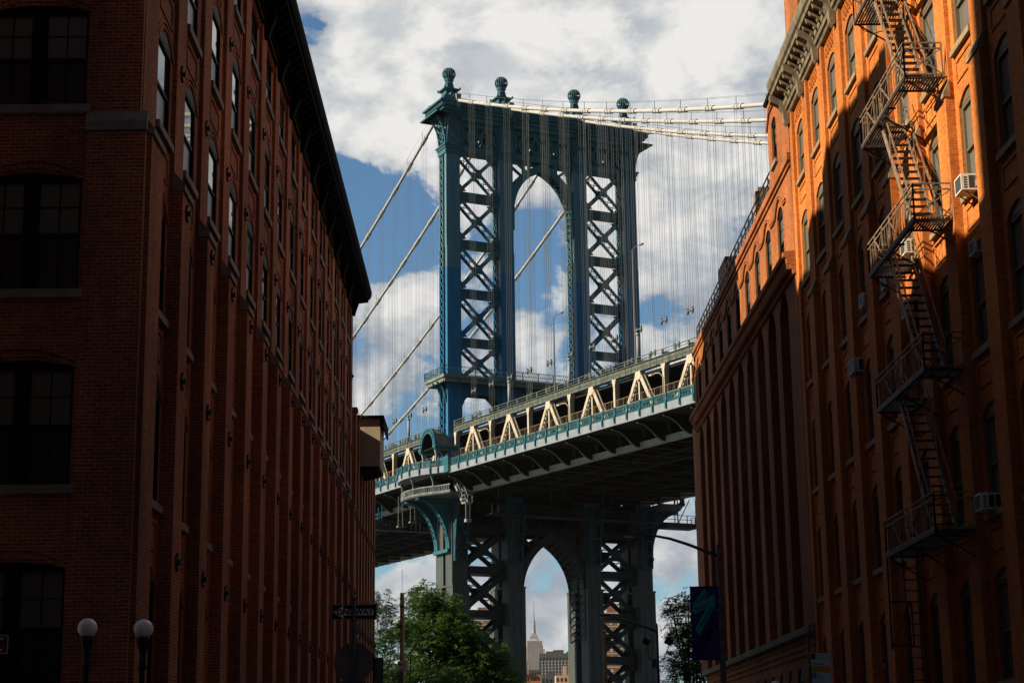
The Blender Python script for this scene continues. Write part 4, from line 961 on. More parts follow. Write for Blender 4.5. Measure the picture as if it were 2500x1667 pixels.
    for k in range(18):
        t = 2*math.pi*k/18; mb.tube([(c+rb*math.sin(math.pi*j/12)*math.cos(t), rb*math.sin(math.pi*j/12)*math.sin(t), zc-rb*math.cos(math.pi*j/12)) for j in range(1, 13)], 0.05, 4)
    for j in (3, 6, 9):
        r = rb*math.sin(math.pi*j/12); z = zc-rb*math.cos(math.pi*j/12)
        mb.tube([(c+r*math.cos(2*math.pi*k/18), r*math.sin(2*math.pi*k/18), z) for k in range(19)], 0.055, 4, False)
    mb.lathe([(rb*0.98*math.sin(math.pi*j/12), zc-rb*0.98*math.cos(math.pi*j/12)) for j in (7.4, 8.2, 9.2, 10, 11, 11.9)], c, 0, 16)
    mb.lathe([(rb*0.98*math.sin(math.pi*j/12), zc-rb*0.98*math.cos(math.pi*j/12)) for j in (0.5, 1, 2, 3, 4, 4.8)], c, 0, 16)
    mb.build('openwork_ball', M_TEALC, o)
    mb = MB()   # scroll ornament on the cornice
    mb.prism([(c-0.45, 94.9), (c+0.35, 94.9), (c+0.25, 93.9), (c+0.15, 93.2), (c-0.1, 92.7), (c-0.3, 93.3)], 'y', -3.45, -3.1); mb.build('cornice_scroll', M_FASC, BR)
# cornice
mb = MB()
for s_, y_, a, b in ((16.2, 2.4, 92.2, 92.7), (16.7, 2.8, 92.7, 93.05), (17.0, 3.1, 93.05, 93.7), (17.35, 3.35, 93.7, 93.95), (16.2, 2.3, 93.95, 94.7)): mb.box(-s_, s_, -y_, y_, a, b)
for k in range(int(33.5/0.5)): mb.box(-16.8+k*0.5, -16.8+k*0.5+0.26, -3.22, -3.1, 93.1, 93.45)
for k in range(12): mb.box(-17.12, -17.0, -3+k*0.5, -3+k*0.5+0.26, 93.1, 93.45)
for k in range(int(31/0.8)):
    a = -15.5+k*0.8; mb.bar((a, -2.32, 94.0), (a+0.5, -2.32, 94.6), 0.1, 0.1)
for sg in (-1, 1):
    for k in range(4): mb.box(sg*16.6-0.7-(0.2*k if sg < 0 else -0.2*k), sg*16.6+0.7-(0.2*k if sg < 0 else -0.2*k), -2.9, 2.9, 92.0-0.0*k, 92.2)
    for yy in (-2.6, 2.6):
        for z, w in ((94.0, 0.9), (94.35, 0.6)): mb.box(sg*16.0-w, sg*16.0+w, yy-w*0.6, yy+w*0.6, z, z+0.4)
mb.build('cornice', M_TEALC, BR)
# frieze of lattice panels between the capitals
for b0, b1 in ((CS[0]+1.1, CS[1]-1.1), (CS[1]+1.1, CS[2]-1.1), (CS[2]+1.1, CS[3]-1.1)):
    mb = MB(); n = round((b1-b0)/2.1); w = (b1-b0)/n
    for yy in (-0.95, 0.95):
        mb.box(b0, b1, yy-0.14, yy+0.14, 90.95, 91.5)
        for k in range(n):
            x0, x1 = b0+k*w, b0+(k+1)*w
            mb.bar((x0, yy, 88.1), (x1, yy, 91.0), 0.2, 0.36, (0, 1, 0)) if False else mb.bar((x0, yy, 88.1), (x1, yy, 91.0), 0.36, 0.2, (0, 1, 0))
            mb.bar((x0, yy, 91.0), (x1, yy, 88.1), 0.36, 0.2, (0, 1, 0))
            c_ = (x0+x1)/2; mb.box(c_-0.5, c_+0.5, yy-0.08, yy+0.08, 89.2, 89.9)
            for xa, xb in ((x0, c_), (c_, x1)): mb.bar((xa, yy+0.3, 88.1), (xb, yy+0.3, 91.0), 0.3, 0.15, (0, 1, 0)); mb.bar((xa, yy+0.3, 91.0), (xb, yy+0.3, 88.1), 0.3, 0.15, (0, 1, 0))
        for k in range(1, n, 1 if n < 3 else 2): mb.box(b0+k*w-0.28, b0+k*w+0.28, yy-0.16, yy+0.16, 88.1, 91.0)
    for k in range(n*3):
        x = b0+(k+0.5)*(b1-b0)/(n*3); mb.bar((x, -0.9, 88.3), (x+0.4, 0.9, 90.8), 0.12, 0.12)
    mb.box(b0-0.2, b1+0.2, -2.0, 2.0, 91.6, 92.2); mb.box(b0, b1, -1.1, 1.1, 91.5, 91.6)
    mb.build('frieze', M_STD, BR)
    mb = MB(); mb.box(b0, b1, -1.05, -0.75, 87.3, 88.1); mb.box(b0, b1, 0.75, 1.05, 87.3, 88.1); mb.box(b0, b1, -1.15, 1.15, 87.2, 87.3); mb.box(b0, b1, -1.15, -0.7, 88.1, 88.16)
    mb.build('head_beam', M_STD, BR)
def xpanel(x0, x1, z0, z1, hy, w, gw):
    mb = MB(); cx, cz = (x0+x1)/2, (z0+z1)/2
    for yy in (-hy, hy):
        mb.bar((x0, yy, z0), (x1, yy, z1), w, 0.2, (0, 1, 0)); mb.bar((x0, yy*0.999, z1), (x1, yy*0.999, z0), w, 0.22, (0, 1, 0))
        k = gw; f = 0.55
        g = []
        for sx, sz in ((1, 1), (-1, 1), (-1, -1), (1, -1)): pass
        dx, dz = (x1-x0)/2, (z1-z0)/2; L = math.hypot(dx, dz); ux, uz = dx/L, dz/L
        R_ = gw*1.7
        pts = [(cx+ux*R_, cz+uz*R_), (cx+ux*gw*0.45, cz+gw*0.95), (cx-ux*gw*0.45, cz+gw*0.95), (cx-ux*R_, cz+uz*R_), (cx-gw*0.72, cz+gw*0.3), (cx-gw*0.72, cz-gw*0.3), (cx-ux*R_, cz-uz*R_), (cx-ux*gw*.45, cz-gw*0.95), (cx+ux*gw*.45, cz-gw*0.95), (cx+ux*R_, cz-uz*R_), (cx+gw*0.72, cz-gw*0.3), (cx+gw*0.72, cz+gw*0.3)]
        mb.prism(pts, 'y', yy-0.12, yy+0.12)
    n = 8
    for d0, d1 in (((x0, z0), (x1, z1)), ((x0, z1), (x1, z0))):
        for k in range(n):
            a, b = k/n, (k+1)/n; sg = 1 if k % 2 else -1
            mb.bar((d0[0]+(d1[0]-d0[0])*a, -hy*sg, d0[1]+(d1[1]-d0[1])*a), (d0[0]+(d1[0]-d0[0])*b, hy*sg, d0[1]+(d1[1]-d0[1])*b), 0.1, 0.1)
            mb.bar((d0[0]+(d1[0]-d0[0])*a, hy*sg, d0[1]+(d1[1]-d0[1])*a), (d0[0]+(d1[0]-d0[0])*b, -hy*sg, d0[1]+(d1[1]-d0[1])*b), 0.1, 0.1)
    for sx, x in ((1, x0), (-1, x1)):       # corner gussets
        for sz, z in ((1, z0), (-1, z1)):
            for yy in (-hy, hy): mb.prism([(x, z), (x+sx*1.1, z+sz*0.25), (x+sx*0.2, z+sz*1.15)], 'y', yy-0.09, yy+0.09)
    return mb
def hbeam(x0, x1, z, hy, h=0.85):
    mb = MB()
    for yy in (-hy, hy): mb.box(x0, x1, yy-0.1, yy+0.1, z-h/2, z+h/2)
    mb.box(x0, x1, -hy-0.25, hy+0.25, z+h/2-0.07, z+h/2+0.001); mb.box(x0, x1, -hy-0.25, hy+0.25, z-h/2-0.001, z-h/2+0.06); mb.box(x0, x1, -hy-0.2, -hy-0.1, z-0.04, z+0.04)
    return mb
for x0, x1 in ((CS[0]+1.08, CS[1]-1.08), (CS[2]+1.08, CS[3]-1.08)):
    zs = [87.7, 80.7, 73.6, 66.4, 59.3, 52.9]
    for i in range(5):
        xpanel(x0, x1, zs[i+1]+(0.42 if i < 4 else 0.8), zs[i]-0.42, 0.85, 0.40, 0.62).build('cross_bracing', M_STD, BR)
        if i < 4: hbeam(x0, x1, zs[i+1], 0.85).build('strut', M_STD, BR)
    zs = [32.9, 27.3, 21.4, 15.5, 9.5, 3.6]
    for i in range(5):
        xpanel(x0, x1, zs[i+1]+0.4, zs[i]-0.4, 1.5, 0.62, 0.85).build('cross_bracing', M_STD, BR)
        hbeam(x0, x1, zs[i+1], 1.6, 1.0).build('strut', M_STD, BR)
# pointed arches
def pointed(zs, za, hw, ring, y0, y1, zb, n=10):
    """left half inner curve from spring (hw) to apex"""
    H = za-zs; a = (H*H-hw*hw)/(2*hw); R_ = hw+a; t1 = math.asin(min(1, H/R_))
    return [(-hw, zb)]+[(a-R_*math.cos(t1*k/n), zs+R_*math.sin(t1*k/n)) for k in range(n+1)]
def arch_part(zs, za, hw, ring, hy, zb, name):
    inn = pointed(zs, za, hw, ring, 0, 0, zb); k = len(inn)
    inner = inn+[(-x, z) for x, z in reversed(inn[:-1])]
    out_ = []
    for i, (x, z) in enumerate(inner):
        a = inner[max(i-1, 0)]; b = inner[min(i+1, len(inner)-1)]; dx, dz = b[0]-a[0], b[1]-a[1]; l = math.hypot(dx, dz)
        out_.append((x-dz/l*ring, z+dx/l*ring))
    mb = MB()
    for y0, y1 in ((-hy, -hy+0.3), (hy-0.3, hy)):
        for i in range(len(inner)-1):
            mb.prism([inner[i], inner[i+1], out_[i+1], out_[i]], 'y', y0, y1)
    for i in range(len(inner)-1):
        p, q = inner[i], inner[i+1]; off_ = 0.05
        L_ = math.hypot(q[0]-p[0], q[1]-p[1]); m_ = max(1, round(L_/1.1))
        for j in range(m_):
            a = (p[0]+(q[0]-p[0])*j/m_, p[1]+(q[1]-p[1])*j/m_); b = (p[0]+(q[0]-p[0])*(j+1)/m_, p[1]+(q[1]-p[1])*(j+1)/m_)
            mb.bar((a[0], -hy+.25, a[1]), (b[0], hy-.25, b[1]), 0.16, 0.08); mb.bar((a[0], hy-.25, a[1]), (b[0], -hy+.25, b[1]), 0.16, 0.08)
    o = mb.build(name, M_STD, BR)
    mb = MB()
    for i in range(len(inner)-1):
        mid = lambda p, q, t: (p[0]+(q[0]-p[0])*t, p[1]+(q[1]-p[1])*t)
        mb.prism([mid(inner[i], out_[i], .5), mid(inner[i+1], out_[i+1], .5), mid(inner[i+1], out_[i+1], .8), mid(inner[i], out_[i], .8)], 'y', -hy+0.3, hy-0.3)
    mb.build('shade_core', M_UNDER, o)  # near-black fill for the shade inside the arch ring
arch_part(79.3, 86.1, 4.75, 0.95, 1.1, 76.5, 'upper_arch')
arch_part(24.4, 31.7, 4.75, 1.0, 2.3, 18.0, 'lower_arch')
mb = MB()
for yy in (-0.9, 0.9):
    for sg in (-1, 1):
        mb.bar((sg*4.9, yy, 87.2), (sg*2.4, yy, 85.4), 0.4, 0.2, (0, 1, 0)); mb.bar((sg*4.95, yy, 83.2), (sg*4.2, yy, 83.4), 0.4, 0.2, (0, 1, 0)); mb.box(sg*2.2-0.25, sg*2.2+0.25, yy-.1, yy+.1, 85.2, 87.3)
        mb.prism([(sg*5.0, 80.5), (sg*5.0, 83.0), (sg*4.3, 82.6)], 'y', yy-.1, yy+.1)
mb.build('spandrel_bracing', M_STD, BR)
mb = MB()
for yy in (-2.1, 2.1):
    for sg in (-1, 1):
        mb.bar((sg*4.9, yy, 32.3), (sg*2.9, yy, 29.6), 0.5, 0.2, (0, 1, 0)); mb.box(sg*2.6-0.5, sg*2.6+0.5, yy-.1, yy+.1, 30.2, 32.6); mb.prism([(sg*5.0, 25.5), (sg*5.0, 29.2), (sg*3.8, 28.6)], 'y', yy-.1, yy+.1)
    mb.box(-13.5, 13.5, yy-0.15, yy+0.15, 32.3, 33.4)
for k in range(14): mb.bar((-13.2+k*1.9, -1, 33.4), (-13.2+(k+1)*1.9, -1, 37.2), 0.4, 0.3); mb.bar((-13.2+k*1.9, 0.5, 37.2), (-13.2+(k+1)*1.9, 0.5, 33.4), 0.4, 0.3)
mb.box(-13.5, 13.5, 1.2, 1.5, 33.9, 37.3); mb.box(-13.5, 13.5, -2.4, 2.4, 36.3, 36.6)
mb.build('sway_frame', M_UNDER, BR)
# inspection platform above the deck
mb = MB(); mb.box(-17.1, 17.1, -3.2, 3.2, 53.45, 53.85); mb.box(-16.8, 16.8, -2.9, -2.6, 52.9, 53.45); mb.box(-16.8, 16.8, 2.6, 2.9, 52.9, 53.45); mb.box(-16.9, -16.6, -2.6, 2.6, 52.9, 53.45)
o = mb.build('tower_platform', M_GREENG, BR)
mb = MB()
def rails(mb, pts, h=1.1, post=2.0, mesh=0.0, t=0.06, bow=0.0):
    for p, q in zip(pts[:-1], pts[1:]):
        p = Vector(p); q = Vector(q); L_ = (q-p).length; up = Vector((0, 0, 1)); n = max(1, round(L_/post))
        for z in (0.08, h*0.5, h): mb.bar(p+up*z, q+up*z, t, t)
        for k in range(n+1): a = p.lerp(q, k/n); mb.bar(a, a+up*h, t*1.4, t*1.4)
        if mesh:
            m_ = int(L_/mesh)
            for k in range(m_):
                a = p.lerp(q, k/m_); b = p.lerp(q, min(1, (k+1)/m_)); mb.bar(a+up*.1, b+up*h, t*0.4, t*0.4); mb.bar(b+up*.1, a+up*h, t*0.4, t*0.4)
rails(mb, [(17.1, -3.2, 53.85), (-17.1, -3.2, 53.85), (-17.1, 3.2, 53.85), (17.1, 3.2, 53.85), (17.1, -3.2, 53.85)], 1.15, 2.4, 0.35, 0.07)
mb.build('platform_railing', M_BLUEF, o)
mb = MB()
for c in CS:
    for sg in (-1, 1):
        P = [(1.1, 50.3), (1.35, 51.6), (1.8, 52.5), (2.6, 53.1)]
        for p, q in zip(P[:-1], P[1:]): mb.bar((c+sg*p[0], 0.5, p[1]), (c+sg*q[0], 0.5, q[1]), 0.25, 0.18); mb.bar((c+sg*p[0], -1.0, p[1]), (c+sg*q[0], -1.0, q[1]), 0.25, 0.18)
    for sg in (-1, 1):
        P = [(1.45, 50.8), (1.7, 51.8), (2.2, 52.6), (3.0, 53.2)]
        for p, q in zip(P[:-1], P[1:]): mb.bar((c, sg*p[0], p[1]), (c, sg*q[0], q[1]), 0.25, 0.18)
for x0, x1 in ((CS[0]+1.1, CS[1]-1.1), (CS[1]+1.1, CS[2]-1.1), (CS[2]+1.1, CS[3]-1.1)):
    for yy in (-1.2, 1.0):
        mb.prism([(x0, 53.4), (x0, 49.6), (x0+0.6, 50.9), (x0+1.5, 51.7), (x1-1.5, 51.7), (x1-0.6, 50.9), (x1, 49.6), (x1, 53.4)], 'y', yy, yy+0.2)
mb.build('portal_head', M_STD, BR)

# deck
def zo(y): return 0.027*y if y < 0 else 0.02*y-0.00006*y*y
PP = 5.46; YN = [-1.95-PP*k for k in range(0, 22)]; Y0_ = -7.5
ys = sorted([Y0_+PP*k for k in range(-20, 33)])        # panel points; apexes where (k even)
apx = {round(Y0_-2*PP*k, 2) for k in range(-18, 12)}
def run(mb, s0, s1, z0, z1, yy=None):
    yl = yy or ys
    for a, b in zip(yl[:-1], yl[1:]):
        mb.add([(s0,a,z0+zo(a)),(s1,a,z0+zo(a)),(s1,b,z0+zo(b)),(s0,b,z0+zo(b)),(s0,a,z1+zo(a)),(s1,a,z1+zo(a)),(s1,b,z1+zo(b)),(s0,b,z1+zo(b))],
               [(0,3,2,1),(4,5,6,7),(0,1,5,4),(2,3,7,6)]+([(3,0,4,7)] )+([(1,2,6,5)]))
for s in CS:
    outer = abs(s) > 10
    mb = MB(); run(mb, s-0.30, s+0.30, 46.05, 47.0); run(mb, s-0.45, s+0.45, 46.93, 47.02) if outer else None
    if outer:
        sg = -1 if s < 0 else 1
        for y in ys[:-1]:
            for k in range(4): mb.box(s+sg*0.30-0.05, s+sg*0.30+0.05, y+k*PP/4-0.04, y+k*PP/4+0.04, 46.05+zo(y+k*PP/4), 46.95+zo(y+k*PP/4))
        run(mb, s+sg*0.32-0.03, s+sg*0.32+0.03, 46.45, 46.55)
    mb.build('top_chord', M_CHORD if outer else M_STD, BR)
    mb = MB(); run(mb, s-0.30, s+0.30, 37.25, 37.95); mb.build('bottom_chord', M_PALEG if outer else M_UNDER, BR)
    if outer:
        for i, y in enumerate(ys):
            z = zo(y); iap = round(y, 2) in apx
            mb = MB()
            if iap:
                for sd in (-1, 1):
                    y2 = y+sd*PP; z2 = zo(y2)
                    for ds in (-0.22, 0.22): mb.bar((s+ds, y+sd*0.25, 45.6+z), (s+ds, y2, 38.2+z2), 0.16, 0.50, (0, 1, 0)) if False else mb.bar((s+ds, y+sd*0.25, 45.8+z), (s+ds, y+sd*PP*0.82, 45.8+z-7.6*0.82+(z2-z)*.82), 0.5, 0.14, (1, 0, 0))
                    for k in range(12):
                        t0, t1 = k/12, (k+1)/12; a = 1 if k % 2 else -1
                        t_end = 0.8; P = lambda t, d: (s+d, y+sd*0.25+(y2-y-sd*0.25)*t*t_end, 45.6+z+(38.2+z2-45.6-z)*t*t_end)
                        mb.bar(P(t0, -0.2*a), P(t1, 0.2*a), 0.07, 0.07); mb.bar(P(t0, 0.2*a), P(t1, -0.2*a), 0.07, 0.07)
                mb.prism([(y-0.72, 45.35+z), (y-0.5, 46.08+z), (y+0.5, 46.08+z), (y+0.72, 45.35+z), (y+0.25, 45.1+z), (y-0.25, 45.1+z)], 'x', s-0.34, s+0.34)
                mb.box(s-0.2, s+0.2, y-0.13, y+0.13, 39.6+z, 44.9+z)
                mb.build('truss_frame', M_CREAM, BR)
            else:
                mb.box(s-0.3, s+0.3, y-0.2, y+0.2, 39.6+z, 46.06+z); mb.prism([(y-0.2, 45.2+z), (y+0.2, 45.2+z), (y+0.45, 46.06+z), (y-0.45, 46.06+z)], 'x', s-0.32, s+0.32)
                mb.build('truss_post', M_CREAM, BR)
    else:
        mb = MB()
        for i, y in enumerate(ys): mb.box(s-0.25, s+0.25, y-0.2, y+0.2, 37.9+zo(y), 46.06+zo(y))
        mb.build('inner_truss', M_STD, BR)
mb = MB(); run(mb, -14.25, 14.25, 45.55, 45.85); run(mb, -18.4, 18.4, 39.35, 39.6)
for y in ys: mb.box(-14.25, 14.25, y-0.2, y+0.2, 44.7+zo(y), 45.55+zo(y))
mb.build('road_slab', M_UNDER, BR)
mb = MB()
for y in ys:
    mb.box(-14.2, 14.2, y-0.18, y+0.18, 37.5+zo(y), 39.35+zo(y)); mb.box(-14.2, 14.2, y-0.35, y+0.35, 37.42+zo(y), 37.52+zo(y))
for s in (-11, -8.6, -3.5, -1.2, 1.2, 3.5, 8.6, 11): run(mb, s-0.15, s+0.15, 38.6, 39.34)
for s in (-10.3, 0.02, 10.3): run(mb, s-0.12, s+0.12, 37.1, 37.35)
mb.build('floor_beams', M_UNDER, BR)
mb = MB()
for a, b in zip(ys[:-1], ys[1:]):
    mb.bar((-14.5, a, 37.2+zo(a)), (0, b, 37.2+zo(b)), 0.22, 0.15); mb.bar((14.5, a, 37.15+zo(a)), (0, b, 37.15+zo(b)), 0.22, 0.15)
mb.build('lateral_bracing', M_UNDER, BR)
for sg in (-1, 1):
    # parapet rail over the top chord
    mb = MB(); run(mb, sg*14.9-0.04, sg*14.9+0.04, 47.62, 47.70); run(mb, sg*14.9-0.04, sg*14.9+0.04, 47.3, 47.35)
    for y in ys[:-1]:
        for k in (0, .5): mb.box(sg*14.9-0.08, sg*14.9+0.08, y+k*PP-0.12, y+k*PP+0.12, 47.0+zo(y), 47.64+zo(y))
        mb.box(sg*14.4-0.3, sg*14.4+0.3, y-0.4, y+0.4, 47.0+zo(y), 47.35+zo(y))
    mb.build('parapet_rail', M_CHORD, BR)
    # cantilever brackets
    for y in ys:
        z = zo(y); P = [(14.6, 37.3), (15.4, 37.42), (16.1, 37.85), (16.8, 38.5), (17.6, 39.0), (18.4, 39.15)]
        mb = MB(); mb.cur = 0
        mb.prism([(sg*p[0], p[1]+z) for p in P]+[(sg*18.4, 39.36+z), (sg*14.6, 39.36+z)], 'y', y-0.04, y+0.04)
        mb.cur = 1
        for p, q in zip(P[:-1], P[1:]): mb.bar((sg*p[0], y, p[1]+z-0.03), (sg*q[0], y, q[1]+z-0.03), 0.16, 0.06)
        mb.build('walkway_bracket', [M_UNDER, M_GREENG], BR)
    # fascia girder: straight runs and the balcony round the leg
    ya = [y for y in ys if y < -9.5]+[-8.4]; yb = [6.8]+[y for y in ys if y > 8.5]
    mb = MB(); run(mb, sg*18.55-0.1, sg*18.55+0.1, 39.45, 40.33, ya); run(mb, sg*18.55-0.1, sg*18.55+0.1, 39.45, 40.33, yb)
    run(mb, sg*18.6-0.16, sg*18.6+0.16, 39.42, 39.5, ya); run(mb, sg*18.6-0.16, sg*18.6+0.16, 39.42, 39.5, yb)
    BAL = [(6.8, 18.55), (6.3, 19.5), (5.2, 20.3), (3.4, 20.95), (1.2, 21.3), (-1.2, 21.2), (-3.4, 20.7), (-5.2, 19.9), (-6.2, 19.2), (-8.4, 18.6)]
    for p, q in zip(BAL[:-1], BAL[1:]): mb.bar((sg*p[1], p[0], 39.9), (sg*q[1], q[0], 39.9), 0.16, 0.86)
    mb.prism([(sg*14.6, -8.3)]+[(sg*p[1], p[0]) for p in reversed(BAL)]+[(sg*14.6, 6.7)], 'z', 39.61, 39.68)
    mb.build('fascia_girder', M_FASC, BR)
    # blue outer fence: mesh panels between bowed posts
    mb = MB()
    fy = []
    y = -8.6
    while y > -112: fy.append(y); y -= PP/2
    fy2 = []; y = 7.0
    while y < 160: fy2.append(y); y += PP/2
    def post(s_, y, z):
        mb.prism([(sg*s_, 39.75+z), (sg*(s_+0.24), 39.6+z), (sg*(s_+0.28), 40.2+z), (sg*(s_+0.12), 40.7+z), (sg*(s_+0.16), 41.42+z), (sg*(s_+0.02), 41.42+z)], 'y', y-0.09, y+0.09)
    pts_all = [(y, 18.6) for y in reversed(fy)]+[(p[0], p[1]+0.02) for p in reversed(BAL[1:-1])]+[(y, 18.6) for y in fy2]
    for (ya_, sa), (yb_, sb) in zip(pts_all[:-1], pts_all[1:]):
        za, zb = zo(ya_), zo(yb_)
        for z in (40.38, 41.33): mb.bar((sg*sa, ya_, z+za), (sg*sb, yb_, z+zb), 0.07, 0.07)
        m_ = 9
        for k in range(m_):
            t0, t1 = k/m_, (k+1)/m_
            A_ = lambda t, z: (sg*(sa+(sb-sa)*t), ya_+(yb_-ya_)*t, z+za+(zb-za)*t)
            mb.bar(A_(t0, 40.4), A_(t1, 41.3), 0.045, 0.045); mb.bar(A_(t0, 41.3), A_(t1, 40.4), 0.045, 0.045)
            mb.bar(A_((t0+t1)/2, 40.4), A_((t0+t1)/2, 41.3), 0.04, 0.04)
    for y, s_ in pts_all: post(s_, y, zo(y))
    mb.build('outer_fence', M_BLUEF, BR)
    # inner tan mesh fence
    mb = MB(); yy = [-112+PP/4*k for k in range(200)]
    for a, b in zip(yy[:-1], yy[1:]):
        for z in (41.5, 42.4, 43.25): mb.bar((sg*15.7, a, z+zo(a)), (sg*15.7, b, z+zo(b)), 0.032, 0.032)
        mb.bar((sg*15.7, a, 39.7+zo(a)), (sg*15.7, a, 43.2+zo(a)), 0.04, 0.04)
        for k in range(1, 4): 
            y = a+(b-a)*k/4; mb.bar((sg*15.7, y, 40.9+zo(a)), (sg*15.7, y, 43.2+zo(a)), 0.012, 0.012)
    mb.build('inner_fence', M_TANF, BR)
    # balcony under the walkway, curved arm and niche on the leg
    mb = MB(); RB = [(y*0.92, s-0.35) for y, s in BAL]
    mb.prism([(sg*14.6, -7.6)]+[(sg*p[1], p[0]) for p in reversed(RB)]+[(sg*14.6, 6.2)], 'z', 36.75, 36.95)
    for p, q in zip(RB[:-1], RB[1:]):
        mb.bar((sg*p[1], p[0], 37.0), (sg*q[1], q[0], 37.0), 0.2, 0.26); mb.bar((sg*p[1], p[0], 37.85), (sg*q[1], q[0], 37.85), 0.18, 0.16)
        for k in range(6):
            t = k/6; y = p[0]+(q[0]-p[0])*t; s_ = p[1]+(q[1]-p[1])*t; mb.box(sg*s_-0.07, sg*s_+0.07, y-0.07, y+0.07, 37.1, 37.8)
        if RB.index(p) % 2: mb.bar((sg*p[1], p[0], 36.9), (sg*(p[1]-0.15), p[0], 38.3), 0.2, 0.2); mb.bar((sg*(p[1]-0.15), p[0], 38.3), (sg*(p[1]+0.25), p[0], 39.5), 0.2, 0.2)
    mb.build('leg_balcony', M_BALC, BR)
    mb = MB(); n = 12; arcp = []
    for k in range(n+1):
        t = k/n*math.pi/2; arcp.append((20.4-4.5*math.sin(t), 29.9+6.7*math.cos(t)**1.0))
    ar = [(15.95+4.6*(1-math.sin(math.pi/2*k/n)), 29.9+6.6*(1-math.cos(math.pi/2*k/n)) if False else 36.6-6.7*(k/n)**1.25*1.0) for k in range(n+1)]
    ar = [(20.5-4.55*math.sin(math.pi/2*(k/n)), 36.5-6.6*(1-math.cos(math.pi/2*(k/n)))) for k in range(n+1)]
    for yy in (-2.2, 1.6):
        for p, q in zip(ar[:-1], ar[1:]):
            for dy in (0, 0.75): mb.bar((sg*p[0], yy+dy, p[1]), (sg*q[0], yy+dy, q[1]), 0.14, 0.3)
            mb.bar((sg*p[0], yy, p[1]), (sg*q[0], yy+.75, q[1]), 0.12, 0.12); mb.bar((sg*p[0], yy+.75, p[1]), (sg*q[0], yy, q[1]), 0.12, 0.12); mb.bar((sg*p[0], yy, p[1]), (sg*p[0], yy+.75, p[1]), 0.12, 0.12)
        mb.prism([(sg*p[0], p[1]+0.1) for p in ar]+[(sg*15.7, 36.7), (sg*20.4, 36.75)], 'y', yy+0.3, yy+0.42)
    mb.box(sg*15.95-0.3, sg*15.95+0.3, -2.3, 2.4, 29.5, 29.95)
    mb.build('curved_arm', M_BLUEF if sg < 0 else M_BLUED, BR)  # right arm takes the shaded copy of the blue
    if sg < 0:
        cy, cz = -2.3, 43.55
        prof = [(-19.05, 2.5), (-18.6, 2.5), (-18.0, 2.42), (-17.2, 2.2), (-16.5, 1.8), (-16.0, 1.2), (-15.75, 0.4)]
        mb = MB(); n = 16; vs = []
        for s_, r in prof:
            for k in range(n+1): t = math.pi*k/n; vs.append((s_, cy+r*math.cos(t), cz+r*math.sin(t)))
        mb.add(vs, [(i*(n+1)+k, i*(n+1)+k+1, (i+1)*(n+1)+k+1, (i+1)*(n+1)+k) for i in range(len(prof)-1) for k in range(n)])
        o = mb.build('niche_dome', M_GREENG, BR, smooth=True)
        mb = MB()
        for k in range(n):
            t0, t1 = math.pi*k/n, math.pi*(k+1)/n
            mb.add([(x, cy+r*math.cos(t), cz+r*math.sin(t)) for x in (-19.25, -18.95) for r, t in ((2.62, t0), (2.62, t1), (1.9, t1), (1.9, t0))], [(0,1,2,3),(7,6,5,4),(0,4,5,1),(2,6,7,3)])
            tm = (t0+t1)/2; mb.box(-19.36, -19.25, cy+2.28*math.cos(tm)-0.11, cy+2.28*math.cos(tm)+0.11, cz+2.28*math.sin(tm)-0.11, cz+2.28*math.sin(tm)+0.11)
        for k in range(1, 5):
            t = math.pi*k/5
            for (s0, r0), (s1, r1) in zip(prof[:-1], prof[1:]): mb.bar((s0, cy+(r0+.03)*math.cos(t), cz+(r0+.03)*math.sin(t)), (s1, cy+(r1+.03)*math.cos(t), cz+(r1+.03)*math.sin(t)), 0.1, 0.1)
        for y in (cy-2.75, cy+1.95): mb.box(-19.3, -15.6, y, y+0.8, 43.2, 43.55); mb.box(-19.15, -15.7, y+.1, y+0.7, 42.95, 43.2)
        for k in range(12): mb.box(-19.2+k*0.3, -19.05+k*0.3, cy-2.86, cy-2.74, 43.25, 43.5)
        mb.build('niche_arch', M_BLUEF, o)
        mb = MB()
        vs = [(v[0]+0.08, cy+(v[1]-cy)*0.93, cz+(v[2]-cz)*0.93) for v in vs]
        mb.add(vs, [(i*(n+1)+k, i*(n+1)+k+1, (i+1)*(n+1)+k+1, (i+1)*(n+1)+k) for i in range(len(prof)-1) for k in range(n)]); mb.box(-18.9, -15.7, cy-1.95, cy+1.95, 43.3, 43.4)
        mb.build('niche_lining', M_UNDER, o)
        mb = MB()
        for y in (cy-2.3, cy+2.0):
            for s_ in (-18.9, -16.4):
                P = [(0, 42.95), (0.15, 42.2), (0.1, 41.2), (0.1, 39.7)]
                for p, q in zip(P[:-1], P[1:]): mb.bar((s_+p[0], y+.2, p[1]), (s_+q[0], y+.2, q[1]), 0.3, 0.3)
            mb.tube([(-18.6, y+.2, 42.9), (-17.9, y+.2, 42.3), (-17.5, y+.2, 41.2)], 0.1, 6)
        mb.build('niche_support', M_FASC, o)
        mb = MB(); mb.box(-19.0, -18.35, -8.6, -5.6, 39.35, 41.5); mb.box(-19.12, -18.3, -8.7, -8.3, 41.45, 41.6); mb.box(-19.1, -18.3, -5.9, -5.5, 39.4, 41.6)
        for k in range(4): mb.box(-19.05, -19.0, -8.3+k*0.65, -7.95+k*0.65, 40.4, 41.3)
        mb.build('balcony_pier', M_BLUEF, BR)
